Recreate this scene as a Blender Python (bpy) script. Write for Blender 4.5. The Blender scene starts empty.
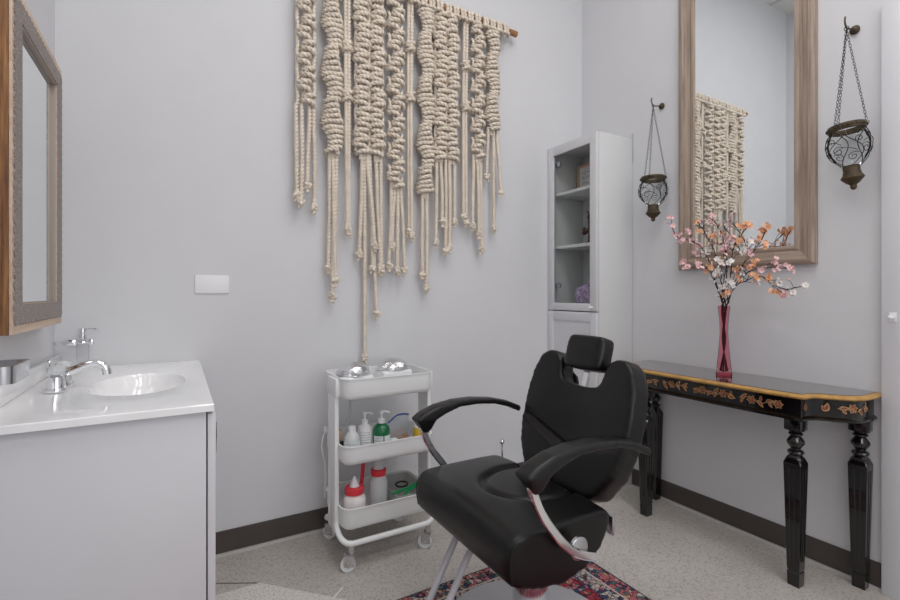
import bpy, bmesh, math, random
from mathutils import Vector, Matrix, Quaternion
from math import sin, cos, pi, radians
random.seed(7)
SC = bpy.context.scene
COL = SC.collection

# ------------------------------------------------------------------ camera
A, B, C, CEIL, REAR = 2.242, 2.309, -0.396, 3.78, -2.4      # back wall y, right wall x, left wall x
cd = bpy.data.cameras.new('camera'); cam = bpy.data.objects.new('camera', cd); COL.objects.link(cam)
cd.sensor_width = 36; cd.lens = 468.3 / 900 * 36; cd.shift_y = -6.36 / 900; cd.clip_start = .02
cam.location = (0, 0, 1.13); cam.rotation_euler = (pi / 2, 0, -radians(30.134))
SC.camera = cam
# ------------------------------------------------------------------ light and exposure
w = bpy.data.worlds.new('world'); SC.world = w; w.use_nodes = True
w.node_tree.nodes['Background'].inputs[0].default_value = (.88, .93, 1, 1)
w.node_tree.nodes['Background'].inputs[1].default_value = 1.0
SC.view_settings.view_transform = 'Standard'; SC.view_settings.look = 'None'
SC.view_settings.gamma = 1; SC.view_settings.exposure = -1.13
SC.cycles.max_bounces = 10; SC.cycles.diffuse_bounces = 6; SC.cycles.transparent_max_bounces = 16
SC.cycles.sample_clamp_indirect = 4

def area(name, loc, sx, sy, power, col=(1, 1, 1), rot=(0, 0, 0)):
    l = bpy.data.lights.new(name, 'AREA'); l.shape = 'RECTANGLE'; l.size = sx; l.size_y = sy
    l.energy = power; l.color = col
    o = bpy.data.objects.new(name, l); COL.objects.link(o); o.location = loc; o.rotation_euler = rot
    return o
PANELS = [(0.40, .62), (1.40, .62), (0.40, -1.1), (1.40, -1.1)]
for i, (px, py) in enumerate(PANELS):
    area('panel_light', (px, py, CEIL - .03), .56, 1.1, 22, (1, .985, .97))
area('window_light', (1.0, REAR + .06, 1.6), 2.2, 1.9, 52, (.97, .985, 1), (radians(90), 0, 0))

# ------------------------------------------------------------------ helpers
class MB:
    def __init__(s): s.v = []; s.f = []; s.m = []
    def add(s, vs, fs, mi=0):
        o = len(s.v); s.v += [tuple(v) for v in vs]; s.f += [tuple(o + i for i in f) for f in fs]; s.m += [mi] * len(fs); return s
    def box(s, x0, x1, y0, y1, z0, z1, bev=0, seg=2, mi=0, mat=None):
        bm = bmesh.new(); bmesh.ops.create_cube(bm, size=1)
        bmesh.ops.scale(bm, vec=(abs(x1 - x0), abs(y1 - y0), abs(z1 - z0)), verts=bm.verts)
        if bev: bmesh.ops.bevel(bm, geom=bm.edges[:], offset=bev, segments=seg, profile=.5, affect='EDGES')
        c = Vector(((x0 + x1) / 2, (y0 + y1) / 2, (z0 + z1) / 2))
        M = Matrix.Translation(c)
        if mat is not None: M = M @ mat
        bmesh.ops.transform(bm, matrix=M, verts=bm.verts)
        bm.verts.index_update()
        s.add([v.co for v in bm.verts], [[v.index for v in f.verts] for f in bm.faces], mi); bm.free(); return s
    def prism(s, outl, fn, t0, t1, bev=0, mi=0):
        bm = bmesh.new(); a = [bm.verts.new(fn(u, v, t0)) for u, v in outl]; b = [bm.verts.new(fn(u, v, t1)) for u, v in outl]
        n = len(outl); bm.faces.new(a); bm.faces.new(b[::-1])
        for i in range(n): bm.faces.new([a[(i + 1) % n], a[i], b[i], b[(i + 1) % n]])
        bmesh.ops.recalc_face_normals(bm, faces=bm.faces)
        if bev:
            bmesh.ops.bevel(bm, geom=[e for e in bm.edges if e.calc_face_angle(0) > .5], offset=bev, segments=2, profile=.5, affect='EDGES')
        bm.verts.index_update()
        s.add([v.co for v in bm.verts], [[v.index for v in f.verts] for f in bm.faces], mi); bm.free(); return s
    def tube(s, pts, r, n=10, closed=False, lobes=0, turns=0, amp=.18, flat=1, mi=0):
        pts = [Vector(p) for p in pts]; N = len(pts)
        rs = r if isinstance(r, (list, tuple)) else [r] * N
        vs = []; fs = []; nrm = None; L = 0
        for i, p in enumerate(pts):
            if closed: t = pts[(i + 1) % N] - pts[i - 1]
            else: t = pts[min(i + 1, N - 1)] - pts[max(i - 1, 0)]
            t = t.normalized() if t.length > 1e-9 else Vector((0, 0, 1))
            if nrm is None:
                nrm = t.cross(Vector((0, 1, 0)) if abs(t.y) < .9 else Vector((1, 0, 0))).normalized()
            else:
                nrm = (nrm - t * nrm.dot(t)).normalized()
            bn = t.cross(nrm)
            if i: L += (p - pts[i - 1]).length
            for k in range(n):
                a = 2 * pi * k / n; rr = rs[i]
                if lobes: rr *= 1.12 if k % 3 else 1 - amp; a += turns * 2 * pi * L
                vs.append(p + nrm * cos(a) * rr + bn * sin(a) * rr * flat)
        M = N if closed else N - 1
        for i in range(M):
            for k in range(n):
                j = (i + 1) % N
                fs.append((i * n + k, i * n + (k + 1) % n, j * n + (k + 1) % n, j * n + k))
        if not closed:
            fs.append(tuple(range(n))[::-1]); fs.append(tuple((N - 1) * n + k for k in range(n)))
        return s.add(vs, fs, mi)
    def rope(s, pts, r, tpm=56, step=.0028, n=9):
        n = 9
        step = .0028
        pts = resample(pts, step)
        return s.tube(pts, r, n=n, lobes=3, turns=tpm / 3, amp=.46)
    def lathe(s, prof, c=(0, 0, 0), n=32, mi=0, M=None, cap=True):
        vs = []; fs = []; c = Vector(c)
        for r, z in prof:
            for k in range(n):
                p = Vector((r * cos(2 * pi * k / n), r * sin(2 * pi * k / n), z))
                if M is not None: p = M @ p
                vs.append(c + p)
        for i in range(len(prof) - 1):
            for k in range(n):
                fs.append((i * n + k, i * n + (k + 1) % n, (i + 1) * n + (k + 1) % n, (i + 1) * n + k))
        if cap:
            if prof[0][0] > 0: fs.append(tuple(range(n))[::-1])
            if prof[-1][0] > 0: fs.append(tuple((len(prof) - 1) * n + k for k in range(n)))
        return s.add(vs, fs, mi)
    def ball(s, c, r, n=12, m=8, sc=(1, 1, 1), mi=0):
        return s.lathe([(max(1e-5, r * sin(pi * i / m)) , -r * cos(pi * i / m)) for i in range(m + 1)], c, n, mi, Matrix.Diagonal(sc), cap=False)

def resample(pts, step):
    pts = [Vector(p) for p in pts]
    if len(pts) > 2:   # catmull-rom
        q = [pts[0] * 2 - pts[1]] + pts + [pts[-1] * 2 - pts[-2]]; out = []
        for i in range(1, len(q) - 2):
            p0, p1, p2, p3 = q[i - 1:i + 3]; n = max(2, int((p2 - p1).length / step))
            for k in range(n):
                t = k / n
                out.append(.5 * ((2 * p1) + (p2 - p0) * t + (2 * p0 - 5 * p1 + 4 * p2 - p3) * t * t + (3 * p1 - p0 - 3 * p2 + p3) * t ** 3))
        return out + [pts[-1]]
    n = max(2, int((pts[1] - pts[0]).length / step))
    return [pts[0].lerp(pts[1], k / n) for k in range(n + 1)]
smooth_path = resample

def rootloc(o):
    l = Vector((0, 0, 0))
    while o is not None: l += o.location; o = o.parent
    return l
def link_mesh(name, me, mat, parent=None, smooth=True, angle=35):
    for m in (mat if isinstance(mat, (list, tuple)) else [mat]): me.materials.append(m)
    if parent is None:
        xs = [v.co for v in me.vertices]
        c = Vector(((min(v.x for v in xs) + max(v.x for v in xs)) / 2, (min(v.y for v in xs) + max(v.y for v in xs)) / 2, min(v.z for v in xs)))
    else: c = rootloc(parent)
    me.transform(Matrix.Translation(-c))
    o = bpy.data.objects.new(name, me); COL.objects.link(o)
    if parent is None: o.location = c
    else: o.parent = parent
    if smooth:
        for p in me.polygons: p.use_smooth = True
        if angle < 180: me.set_sharp_from_angle(angle=radians(angle))
    return o
def obj(name, mb, mat, parent=None, smooth=True, angle=35, fix=True):
    me = bpy.data.meshes.new(name); me.from_pydata(mb.v, [], mb.f)
    for p, mi in zip(me.polygons, mb.m): p.material_index = mi
    if fix:
        bm = bmesh.new(); bm.from_mesh(me); bmesh.ops.recalc_face_normals(bm, faces=bm.faces); bm.to_mesh(me); bm.free()
    return link_mesh(name, me, mat, parent, smooth, angle)
def thing(name, label, cat, loc, group=None):
    o = bpy.data.objects.new(name, None); o.empty_display_size = .05; COL.objects.link(o); o.location = loc
    o['label'] = label; o['category'] = cat
    if group: o['group'] = group
    return o
def tag(o, label, cat, group=None):
    o['label'] = label; o['category'] = cat
    if group: o['group'] = group
    return o
def struct(o): o['kind'] = 'structure'; return o
def cushion(name, mb, mat, parent, vox=.007, it=10, warp=None):
    me = bpy.data.meshes.new(name); me.from_pydata(mb.v, [], mb.f)
    bm = bmesh.new(); bm.from_mesh(me); bmesh.ops.recalc_face_normals(bm, faces=bm.faces); bm.to_mesh(me); bm.free()
    t = bpy.data.objects.new('tmp', me); COL.objects.link(t)
    r = t.modifiers.new('r', 'REMESH'); r.mode = 'VOXEL'; r.voxel_size = vox
    s = t.modifiers.new('s', 'SMOOTH'); s.iterations = it; s.factor = .5
    dg = bpy.context.evaluated_depsgraph_get(); dg.update()
    out = bpy.data.meshes.new_from_object(t.evaluated_get(dg)); out.name = name; out.materials.clear()
    bpy.data.objects.remove(t); bpy.data.meshes.remove(me)
    if warp:
        for v in out.vertices: v.co = warp(v.co)
    return link_mesh(name, out, mat, parent, True, 180)

# ------------------------------------------------------------------ materials
def srgb(*c): return tuple(((x / 255) / 12.92 if x / 255 <= .04045 else ((x / 255 + .055) / 1.055) ** 2.4) for x in c) + (1,)
def nd(nt, t, **k):
    n = nt.nodes.new(t)
    for a, b in k.items(): setattr(n, a, b)
    return n
def mat(name, col, rough=.5, metal=0, bump=0, bscale=80, var=0, vscale=8, coat=0, trans=0, ior=1.45, spec=.5, stretch=(1, 1, 1), emit=0, alpha=1):
    m = bpy.data.materials.new(name); m.use_nodes = True; nt = m.node_tree; p = nt.nodes['Principled BSDF']
    p.inputs['Base Color'].default_value = col; p.inputs['Roughness'].default_value = rough; p.inputs['Metallic'].default_value = metal
    p.inputs['Coat Weight'].default_value = coat; p.inputs['Transmission Weight'].default_value = trans; p.inputs['IOR'].default_value = ior
    p.inputs['Specular IOR Level'].default_value = spec; p.inputs['Alpha'].default_value = alpha
    if emit: p.inputs['Emission Color'].default_value = col; p.inputs['Emission Strength'].default_value = emit
    tc = nd(nt, 'ShaderNodeTexCoord'); mp = nd(nt, 'ShaderNodeMapping'); mp.inputs['Scale'].default_value = stretch
    nt.links.new(tc.outputs['Object'], mp.inputs['Vector'])
    if bump:
        n = nd(nt, 'ShaderNodeTexNoise'); n.inputs['Scale'].default_value = bscale; n.inputs['Detail'].default_value = 4
        b = nd(nt, 'ShaderNodeBump'); b.inputs['Strength'].default_value = bump; b.inputs['Distance'].default_value = .003
        nt.links.new(mp.outputs[0], n.inputs['Vector']); nt.links.new(n.outputs['Fac'], b.inputs['Height']); nt.links.new(b.outputs[0], p.inputs['Normal'])
    n = nd(nt, 'ShaderNodeTexNoise'); n.inputs['Scale'].default_value = vscale; n.inputs['Detail'].default_value = 6
    hs = nd(nt, 'ShaderNodeMapRange'); v = max(var, .01); hs.inputs['To Min'].default_value = 1 - v; hs.inputs['To Max'].default_value = 1 + v
    hs.inputs['From Min'].default_value = .3; hs.inputs['From Max'].default_value = .7
    mx = nd(nt, 'ShaderNodeVectorMath', operation='SCALE'); mx.inputs[0].default_value = col[:3]
    nt.links.new(mp.outputs[0], n.inputs['Vector']); nt.links.new(n.outputs['Fac'], hs.inputs['Value']); nt.links.new(hs.outputs[0], mx.inputs['Scale'])
    nt.links.new(mx.outputs[0], p.inputs['Base Color'])
    m['p'] = 1
    return m
def ramp(nt, stops, interp='LINEAR'):
    r = nd(nt, 'ShaderNodeValToRGB'); cr = r.color_ramp; cr.interpolation = interp
    while len(cr.elements) > 1: cr.elements.remove(cr.elements[-1])
    cr.elements[0].position = stops[0][0]; cr.elements[0].color = stops[0][1]
    for p, c in stops[1:]: e = cr.elements.new(p); e.color = c
    return r
WALL = mat('wall_paint', srgb(214, 214, 217), .72, bump=.12, bscale=220, spec=.3)
CEILM = mat('ceiling_tile', srgb(222, 222, 218), .9, bump=.3, bscale=300)
WHITE = mat('white_lacquer', srgb(212, 212, 216), .38)
WHITE2 = mat('white_melamine', srgb(210, 211, 211), .5)
GLOSSW = mat('cultured_marble', srgb(250, 250, 251), .1, var=.02, vscale=5, coat=.5)
CARTM = mat('white_powder_coat', srgb(236, 237, 237), .35)
BASEB = mat('dark_vinyl_base', srgb(76, 69, 66), .45, var=.12, vscale=6)
BTRIM = mat('floor_edge_strip', srgb(196, 192, 190), .5)
CHROME = mat('chrome', (.82, .83, .85, 1), .09, 1)
STEEL = mat('brushed_steel', (.62, .62, .64, 1), .25, 1)
GREYM = mat('grey_metal_paint', srgb(190, 190, 194), .35, .1)
LEATH = mat('black_leather', srgb(11, 10, 10), .31, bump=.16, bscale=420, var=.12, spec=.5)
LEATH2 = mat('black_piping', srgb(9, 9, 10), .42)
ARMP = mat('black_plastic', srgb(20, 20, 22), .36, bump=.05, bscale=600)
ROPE = mat('cotton_rope', srgb(232, 220, 205), .9, bump=.35, bscale=260, var=.09, vscale=30)
LACQ = mat('black_lacquer', srgb(14, 12, 13), .16, coat=.6, var=.3, vscale=20)
GOLD = mat('gold_paint', srgb(196, 152, 88), .38, .25, var=.25, vscale=22)
GILT = mat('gilt_motif_paint', srgb(186, 146, 104), .45, .15, var=.35, vscale=60)
GILTD = mat('gilt_heart_paint', srgb(134, 72, 48), .5, .1)  # red-brown paint for the hearts of the gilt leaves
BRONZE = mat('antique_bronze', srgb(78, 66, 50), .5, .5, var=.4, vscale=60, bump=.4, bscale=150)
IRON = mat('dark_iron', srgb(46, 40, 40), .45, .6)
MIRROR = mat('mirror_silver', (.90, .925, .93, 1), .0, 1)
TWIG = mat('dark_twig', srgb(58, 42, 44), .8)
PINK = mat('pink_petal', srgb(242, 204, 208), .7, var=.15, vscale=60)
ORNG = mat('orange_petal', srgb(240, 184, 146), .7, var=.2, vscale=60)
WPET = mat('white_petal', srgb(238, 234, 232), .7, var=.05)
STAM = mat('stamen_yellow', srgb(216, 160, 80), .7)
FOIL = mat('crinkled_foil', (.80, .80, .82, 1), .22, 1, bump=.8, bscale=38)
RED = mat('red_plastic', srgb(226, 66, 76), .4)
REDD = mat('red_cap', srgb(206, 26, 32), .4)
GREENL = mat('green_liquid', srgb(0, 104, 60), .2, coat=.5)
GREENP = mat('green_plastic', srgb(10, 150, 84), .4)
YELLOW = mat('yellow_plastic', srgb(222, 186, 60), .45)
LABEL = mat('paper_label', srgb(225, 230, 232), .6)
INK = mat('print_ink', srgb(70, 74, 84), .7)
TEAL = mat('teal_print', srgb(96, 158, 148), .6)
WPLAS = mat('white_plastic', srgb(236, 236, 238), .35)
MILKY = mat('cloudy_plastic', srgb(206, 208, 210), .25, var=.04)
CLEARP = mat('clear_plastic', (.93, .95, .96, 1), .12, trans=.85, ior=1.2)
TISSUE = mat('white_powder', srgb(236, 230, 230), .8, var=.08, vscale=40)
BROWNP = mat('brown_sticks', srgb(190, 142, 112), .7, var=.25, vscale=80)
BLUE = mat('blue_zip', srgb(60, 90, 160), .4)
BEIGE = mat('beige_carton', srgb(214, 190, 172), .7, var=.1)
BLACKP = mat('black_rubber', srgb(24, 24, 26), .6)
AMETH = mat('amethyst', srgb(170, 150, 180), .25, var=.55, vscale=55)
FIGUR = mat('dark_carved_wood', srgb(74, 42, 34), .4, var=.3, vscale=40)
PAPER = mat('framed_paper', srgb(232, 228, 228), .7)
TANF = mat('tan_wood_frame', srgb(208, 172, 146), .6, var=.12, vscale=30)
HINGE = mat('hinge_metal', (.4, .4, .42, 1), .35, 1)

def glass_mat(name, tint, mix=.12, rough=.02):      # thin sheet: see-through with a gloss
    m = bpy.data.materials.new(name); m.use_nodes = True; nt = m.node_tree; nt.nodes.clear()
    o = nd(nt, 'ShaderNodeOutputMaterial'); t = nd(nt, 'ShaderNodeBsdfTransparent'); g = nd(nt, 'ShaderNodeBsdfGlossy'); x = nd(nt, 'ShaderNodeMixShader')
    t.inputs[0].default_value = tint; g.inputs['Roughness'].default_value = rough
    f = nd(nt, 'ShaderNodeLayerWeight'); f.inputs['Blend'].default_value = mix
    nt.links.new(f.outputs['Fresnel'], x.inputs[0]); nt.links.new(t.outputs[0], x.inputs[1]); nt.links.new(g.outputs[0], x.inputs[2]); nt.links.new(x.outputs[0], o.inputs[0])
    return m
PANE = glass_mat('pane_glass', (.975, .985, .98, 1), .05)
BOWLG = glass_mat('lantern_glass', (.95, .96, .96, 1), .10)
PINKG = glass_mat('pink_glass', (.995, .77, .81, 1), .07)

def wood(name, c1, c2, c3, scale=1, axis='Z', rough=.6, bump=.3):
    m = bpy.data.materials.new(name); m.use_nodes = True; nt = m.node_tree; p = nt.nodes['Principled BSDF']; p.inputs['Roughness'].default_value = rough
    tc = nd(nt, 'ShaderNodeTexCoord'); mp = nd(nt, 'ShaderNodeMapping'); sc = {'X': (1.2, 30, 30), 'Y': (30, 1.2, 30), 'Z': (30, 30, 1.2)}[axis]
    mp.inputs['Scale'].default_value = tuple(s * scale for s in sc)
    n = nd(nt, 'ShaderNodeTexNoise'); n.inputs['Scale'].default_value = 3; n.inputs['Detail'].default_value = 8; n.inputs['Roughness'].default_value = .65
    r = ramp(nt, [(.3, c1), (.5, c2), (.72, c3)])
    b = nd(nt, 'ShaderNodeBump'); b.inputs['Strength'].default_value = bump; b.inputs['Distance'].default_value = .002
    nt.links.new(tc.outputs['Object'], mp.inputs[0]); nt.links.new(mp.outputs[0], n.inputs['Vector']); nt.links.new(n.outputs['Fac'], r.inputs[0])
    nt.links.new(r.outputs[0], p.inputs['Base Color']); nt.links.new(n.outputs['Fac'], b.inputs['Height']); nt.links.new(b.outputs[0], p.inputs['Normal'])
    return m
GW = (srgb(122, 104, 92), srgb(156, 138, 124), srgb(178, 162, 148))
FRV = wood('greige_wood_vertical', *GW, axis='Z'); FRH = wood('greige_wood_horizontal', *GW, axis='Y')
ROUGHW = wood('rough_brown_wood', srgb(62, 40, 24), srgb(128, 86, 52), srgb(176, 128, 74), 1.1, 'Z', .7, .8)
PALEW = wood('pale_tan_wood', srgb(186, 158, 138), srgb(204, 180, 160), srgb(216, 196, 178), .6, 'Y', .7)
DOWEL = wood('dowel_wood', srgb(112, 72, 44), srgb(160, 110, 70), srgb(190, 142, 98), 1, 'X', .5)
TTOP = wood('dark_tabletop', srgb(34, 28, 28), srgb(58, 48, 46), srgb(84, 72, 68), .5, 'Y', .16, .05)
TTOP.node_tree.nodes['Principled BSDF'].inputs['Coat Weight'].default_value = 1
TTOP.node_tree.nodes['Principled BSDF'].inputs['Specular IOR Level'].default_value = .9

def carved():
    m = bpy.data.materials.new('carved_grey_band'); m.use_nodes = True; nt = m.node_tree; p = nt.nodes['Principled BSDF']; p.inputs['Roughness'].default_value = .7
    tc = nd(nt, 'ShaderNodeTexCoord'); v = nd(nt, 'ShaderNodeTexVoronoi', feature='DISTANCE_TO_EDGE'); v.inputs['Scale'].default_value = 120
    n = nd(nt, 'ShaderNodeTexNoise'); n.inputs['Scale'].default_value = 60
    r = ramp(nt, [(0, srgb(128, 118, 114)), (.12, srgb(146, 136, 131)), (.3, srgb(166, 155, 149))])
    b = nd(nt, 'ShaderNodeBump'); b.inputs['Strength'].default_value = .5; b.inputs['Distance'].default_value = .002
    nt.links.new(tc.outputs['Object'], v.inputs['Vector']); nt.links.new(v.outputs['Distance'], r.inputs[0]); nt.links.new(r.outputs[0], p.inputs['Base Color'])
    nt.links.new(v.outputs['Distance'], b.inputs['Height']); nt.links.new(b.outputs[0], p.inputs['Normal'])
    return m
CARVED = carved()

def concrete(name, c1, c2, c3):
    m = bpy.data.materials.new(name); m.use_nodes = True; nt = m.node_tree; p = nt.nodes['Principled BSDF']; p.inputs['Roughness'].default_value = .42
    tc = nd(nt, 'ShaderNodeTexCoord')
    n1 = nd(nt, 'ShaderNodeTexNoise'); n1.inputs['Scale'].default_value = 2.2; n1.inputs['Detail'].default_value = 5
    r1 = ramp(nt, [(.32, c1), (.68, c2)])
    n2 = nd(nt, 'ShaderNodeTexNoise'); n2.inputs['Scale'].default_value = 130; n2.inputs['Detail'].default_value = 3
    r2 = ramp(nt, [(.36, (.62, .6, .58, 1)), (.5, (1, 1, 1, 1)), (.64, (1.0, 1.0, 1.0, 1))])
    n3 = nd(nt, 'ShaderNodeTexVoronoi'); n3.inputs['Scale'].default_value = 85
    r3 = ramp(nt, [(0, (.42, .42, .4, 1)), (.10, (0, 0, 0, 1))])
    mx = nd(nt, 'ShaderNodeMix', data_type='RGBA', blend_type='MULTIPLY'); mx.inputs[0].default_value = .8
    ad = nd(nt, 'ShaderNodeMix', data_type='RGBA', blend_type='ADD'); ad.inputs[0].default_value = .45
    for n in (n1, n2, n3): nt.links.new(tc.outputs['Object'], n.inputs['Vector'])
    nt.links.new(n1.outputs['Fac'], r1.inputs[0]); nt.links.new(n2.outputs['Fac'], r2.inputs[0]); nt.links.new(n3.outputs['Distance'], r3.inputs[0])
    nt.links.new(r1.outputs[0], mx.inputs[6]); nt.links.new(r2.outputs[0], mx.inputs[7])
    nt.links.new(mx.outputs[2], ad.inputs[6]); nt.links.new(r3.outputs[0], ad.inputs[7]); nt.links.new(ad.outputs[2], p.inputs['Base Color'])
    return m
FLOORM = concrete('polished_concrete', srgb(182, 176, 170), srgb(204, 199, 193), None)
PATCHM = concrete('light_concrete', srgb(214, 210, 202), srgb(226, 222, 214), None)

RX0, RX1, RY0, RY1 = -.05, 1.503, .15, 1.585      # rug extent
def rug_mat():
    m = bpy.data.materials.new('persian_rug_wool'); m.use_nodes = True; nt = m.node_tree; p = nt.nodes['Principled BSDF']; p.inputs['Roughness'].default_value = .95
    tc = nd(nt, 'ShaderNodeTexCoord'); sp = nd(nt, 'ShaderNodeSeparateXYZ'); nt.links.new(tc.outputs['Object'], sp.inputs[0])
    cx, cy = (RX1 - RX0) / 2, (RY1 - RY0) / 2
    def math(op, a, b=None):
        n = nd(nt, 'ShaderNodeMath', operation=op)
        for i, x in enumerate((a, b)):
            if x is None: continue
            if isinstance(x, (int, float)): n.inputs[i].default_value = x
            else: nt.links.new(x, n.inputs[i])
        return n.outputs[0]
    dx = math('SUBTRACT', cx, math('ABSOLUTE', sp.outputs[0])); dy = math('SUBTRACT', cy, math('ABSOLUTE', sp.outputs[1]))
    d = math('MINIMUM', dx, dy)
    no = nd(nt, 'ShaderNodeTexNoise'); no.inputs['Scale'].default_value = 26; no.inputs['Detail'].default_value = 1; nt.links.new(tc.outputs['Object'], no.inputs['Vector'])
    def pat(scale, stops, dist=.035):
        mxv = nd(nt, 'ShaderNodeMix', data_type='VECTOR'); mxv.inputs[0].default_value = dist
        nt.links.new(tc.outputs['Object'], mxv.inputs[4]); nt.links.new(no.outputs['Color'], mxv.inputs[5])
        v = nd(nt, 'ShaderNodeTexVoronoi'); v.inputs['Scale'].default_value = scale; nt.links.new(mxv.outputs[1], v.inputs['Vector'])
        s = nd(nt, 'ShaderNodeSeparateColor'); nt.links.new(v.outputs['Color'], s.inputs[0])
        r = ramp(nt, stops, 'CONSTANT'); nt.links.new(s.outputs[0], r.inputs[0])
        e = nd(nt, 'ShaderNodeTexVoronoi', feature='DISTANCE_TO_EDGE'); e.inputs['Scale'].default_value = scale; nt.links.new(mxv.outputs[1], e.inputs['Vector'])
        er = ramp(nt, [(0, srgb(48, 44, 62)), (.09, (1, 1, 1, 1))], 'CONSTANT'); nt.links.new(e.outputs['Distance'], er.inputs[0])
        mm = nd(nt, 'ShaderNodeMix', data_type='RGBA', blend_type='MULTIPLY'); mm.inputs[0].default_value = .85
        nt.links.new(r.outputs[0], mm.inputs[6]); nt.links.new(er.outputs[0], mm.inputs[7]); return mm.outputs[2]
    cream, rose, navy, teal, red, tan, grey = srgb(206, 190, 182), srgb(196, 112, 118), srgb(54, 62, 98), srgb(84, 112, 118), srgb(166, 46, 66), srgb(200, 164, 128), srgb(160, 160, 172)
    bord = pat(62, [(0, rose), (.25, teal), (.42, cream), (.55, rose), (.7, navy), (.85, tan)])
    pale = pat(70, [(0, cream), (.45, grey), (.6, navy), (.72, cream), (.88, rose)])
    fld = pat(55, [(0, red), (.4, navy), (.55, red), (.72, rose), (.82, grey), (.9, tan)])
    def band(a, b, lim, t=0):
        s = math('GREATER_THAN', d, lim); x = nd(nt, 'ShaderNodeMix', data_type='RGBA'); nt.links.new(s, x.inputs[0])
        for i, c in ((6, a), (7, b)):
            if isinstance(c, tuple): x.inputs[i].default_value = c
            else: nt.links.new(c, x.inputs[i])
        return x.outputs[2]
    c = band(srgb(70, 60, 70), bord, .008); c = band(c, cream, .075); c = band(c, pale, .083); c = band(c, navy, .14); c = band(c, fld, .147)
    nt.links.new(c, p.inputs['Base Color'])
    n = nd(nt, 'ShaderNodeTexNoise'); n.inputs['Scale'].default_value = 500; b = nd(nt, 'ShaderNodeBump'); b.inputs['Strength'].default_value = .5; b.inputs['Distance'].default_value = .003
    nt.links.new(tc.outputs['Object'], n.inputs['Vector']); nt.links.new(n.outputs['Fac'], b.inputs['Height']); nt.links.new(b.outputs[0], p.inputs['Normal'])
    return m

# ================================================================== SETTING
T = .1
struct(obj('floor', MB().box(C - T, B + T, REAR - T, A + T, -.08, 0), FLOORM))
struct(obj('wall_back', MB().box(C - T, B + T, A, A + T, 0, CEIL), WALL))
D0, D1, DZ = -.32, .63, 2.15          # door opening in the right wall (y0, y1, top)
struct(obj('wall_right', MB().box(B, B + T, D1, A, 0, CEIL).box(B, B + T, REAR, D0, 0, CEIL).box(B, B + T, D0, D1, DZ, CEIL), WALL))
struct(obj('wall_left', MB().box(C - T, C, REAR, A, 0, CEIL), WALL))
WX0, WX1, WZ0, WZ1 = -.1, 2.1, .65, 2.55
struct(obj('wall_rear', MB().box(C - T, WX0, REAR - T, REAR, 0, CEIL).box(WX1, B + T, REAR - T, REAR, 0, CEIL)
           .box(WX0, WX1, REAR - T, REAR, 0, WZ0).box(WX0, WX1, REAR - T, REAR, WZ1, CEIL), WALL))
win = MB()
for a in (WX0, (WX0 + WX1) / 2 - .02, WX1 - .04): win.box(a, a + .04, REAR - .08, REAR - .03, WZ0, WZ1)
for z in (WZ0, WZ1 - .04): win.box(WX0, WX1, REAR - .08, REAR - .03, z, z + .04)
wo = struct(obj('window_1', win, WHITE))
obj('pane', MB().box(WX0 + .04, WX1 - .04, REAR - .06, REAR - .055, WZ0 + .04, WZ1 - .04), PANE, wo)
# ceiling with a suspended tile grid
cb = MB().box(C - T, B + T, REAR - T, A + T, CEIL, CEIL + .05)
struct(obj('ceiling', cb, CEILM))
g = MB(); x = C + .3
while x < B: g.box(x - .012, x + .012, REAR, A, CEIL - .012, CEIL - .001); x += .61
y = A - .3
while y > REAR: g.box(C, B, y - .012, y + .012, CEIL - .013, CEIL - .001); y -= .61
struct(obj('trim_1', g, mat('ceiling_grid', srgb(206, 206, 204), .5)))
PANELM = mat('light_diffuser', (1, .985, .97, 1), .5, emit=3.0)
for i, (px, py) in enumerate(PANELS):
    t = thing('ceiling_light', 'flat white ceiling light panel, %s of the four' % ['back left', 'back right', 'rear left', 'rear right'][i], 'light', (px, py, CEIL - .014), 'ceiling light panels')
    f = MB()
    for s in (-1, 1): f.box(px + s * .3 - .015, px + s * .3 + .015, py - .6, py + .6, CEIL - .024, CEIL - .013); f.box(px - .3, px + .3, py + s * .6 - .015, py + s * .6 + .015, CEIL - .024, CEIL - .013)
    obj('frame', f, WHITE, t); obj('diffuser', MB().box(px - .285, px + .285, py - .585, py + .585, CEIL - .018, CEIL - .013), PANELM, t)
# baseboards (dark vinyl) with the light strip under them
def base(name, x0, x1, y0, y1): return struct(obj(name, MB().box(x0, x1, y0, y1, .013, .107, .0015, 1), BASEB))
base('baseboard_back', C + .001, B - .001, A - .006, A - .0005)
base('baseboard_right', B - .006, B - .0005, D1 + .083, A - .006)
base('baseboard_left', C + .0005, C + .006, REAR, A - .006)
struct(obj('trim_2', MB().box(C + .001, B - .001, A - .012, A - .0005, 0, .012).box(B - .012, B - .0005, D1 + .083, A - .012, 0, .012)
           .box(C + .0005, C + .012, REAR, A - .012, 0, .012), BTRIM))
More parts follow.
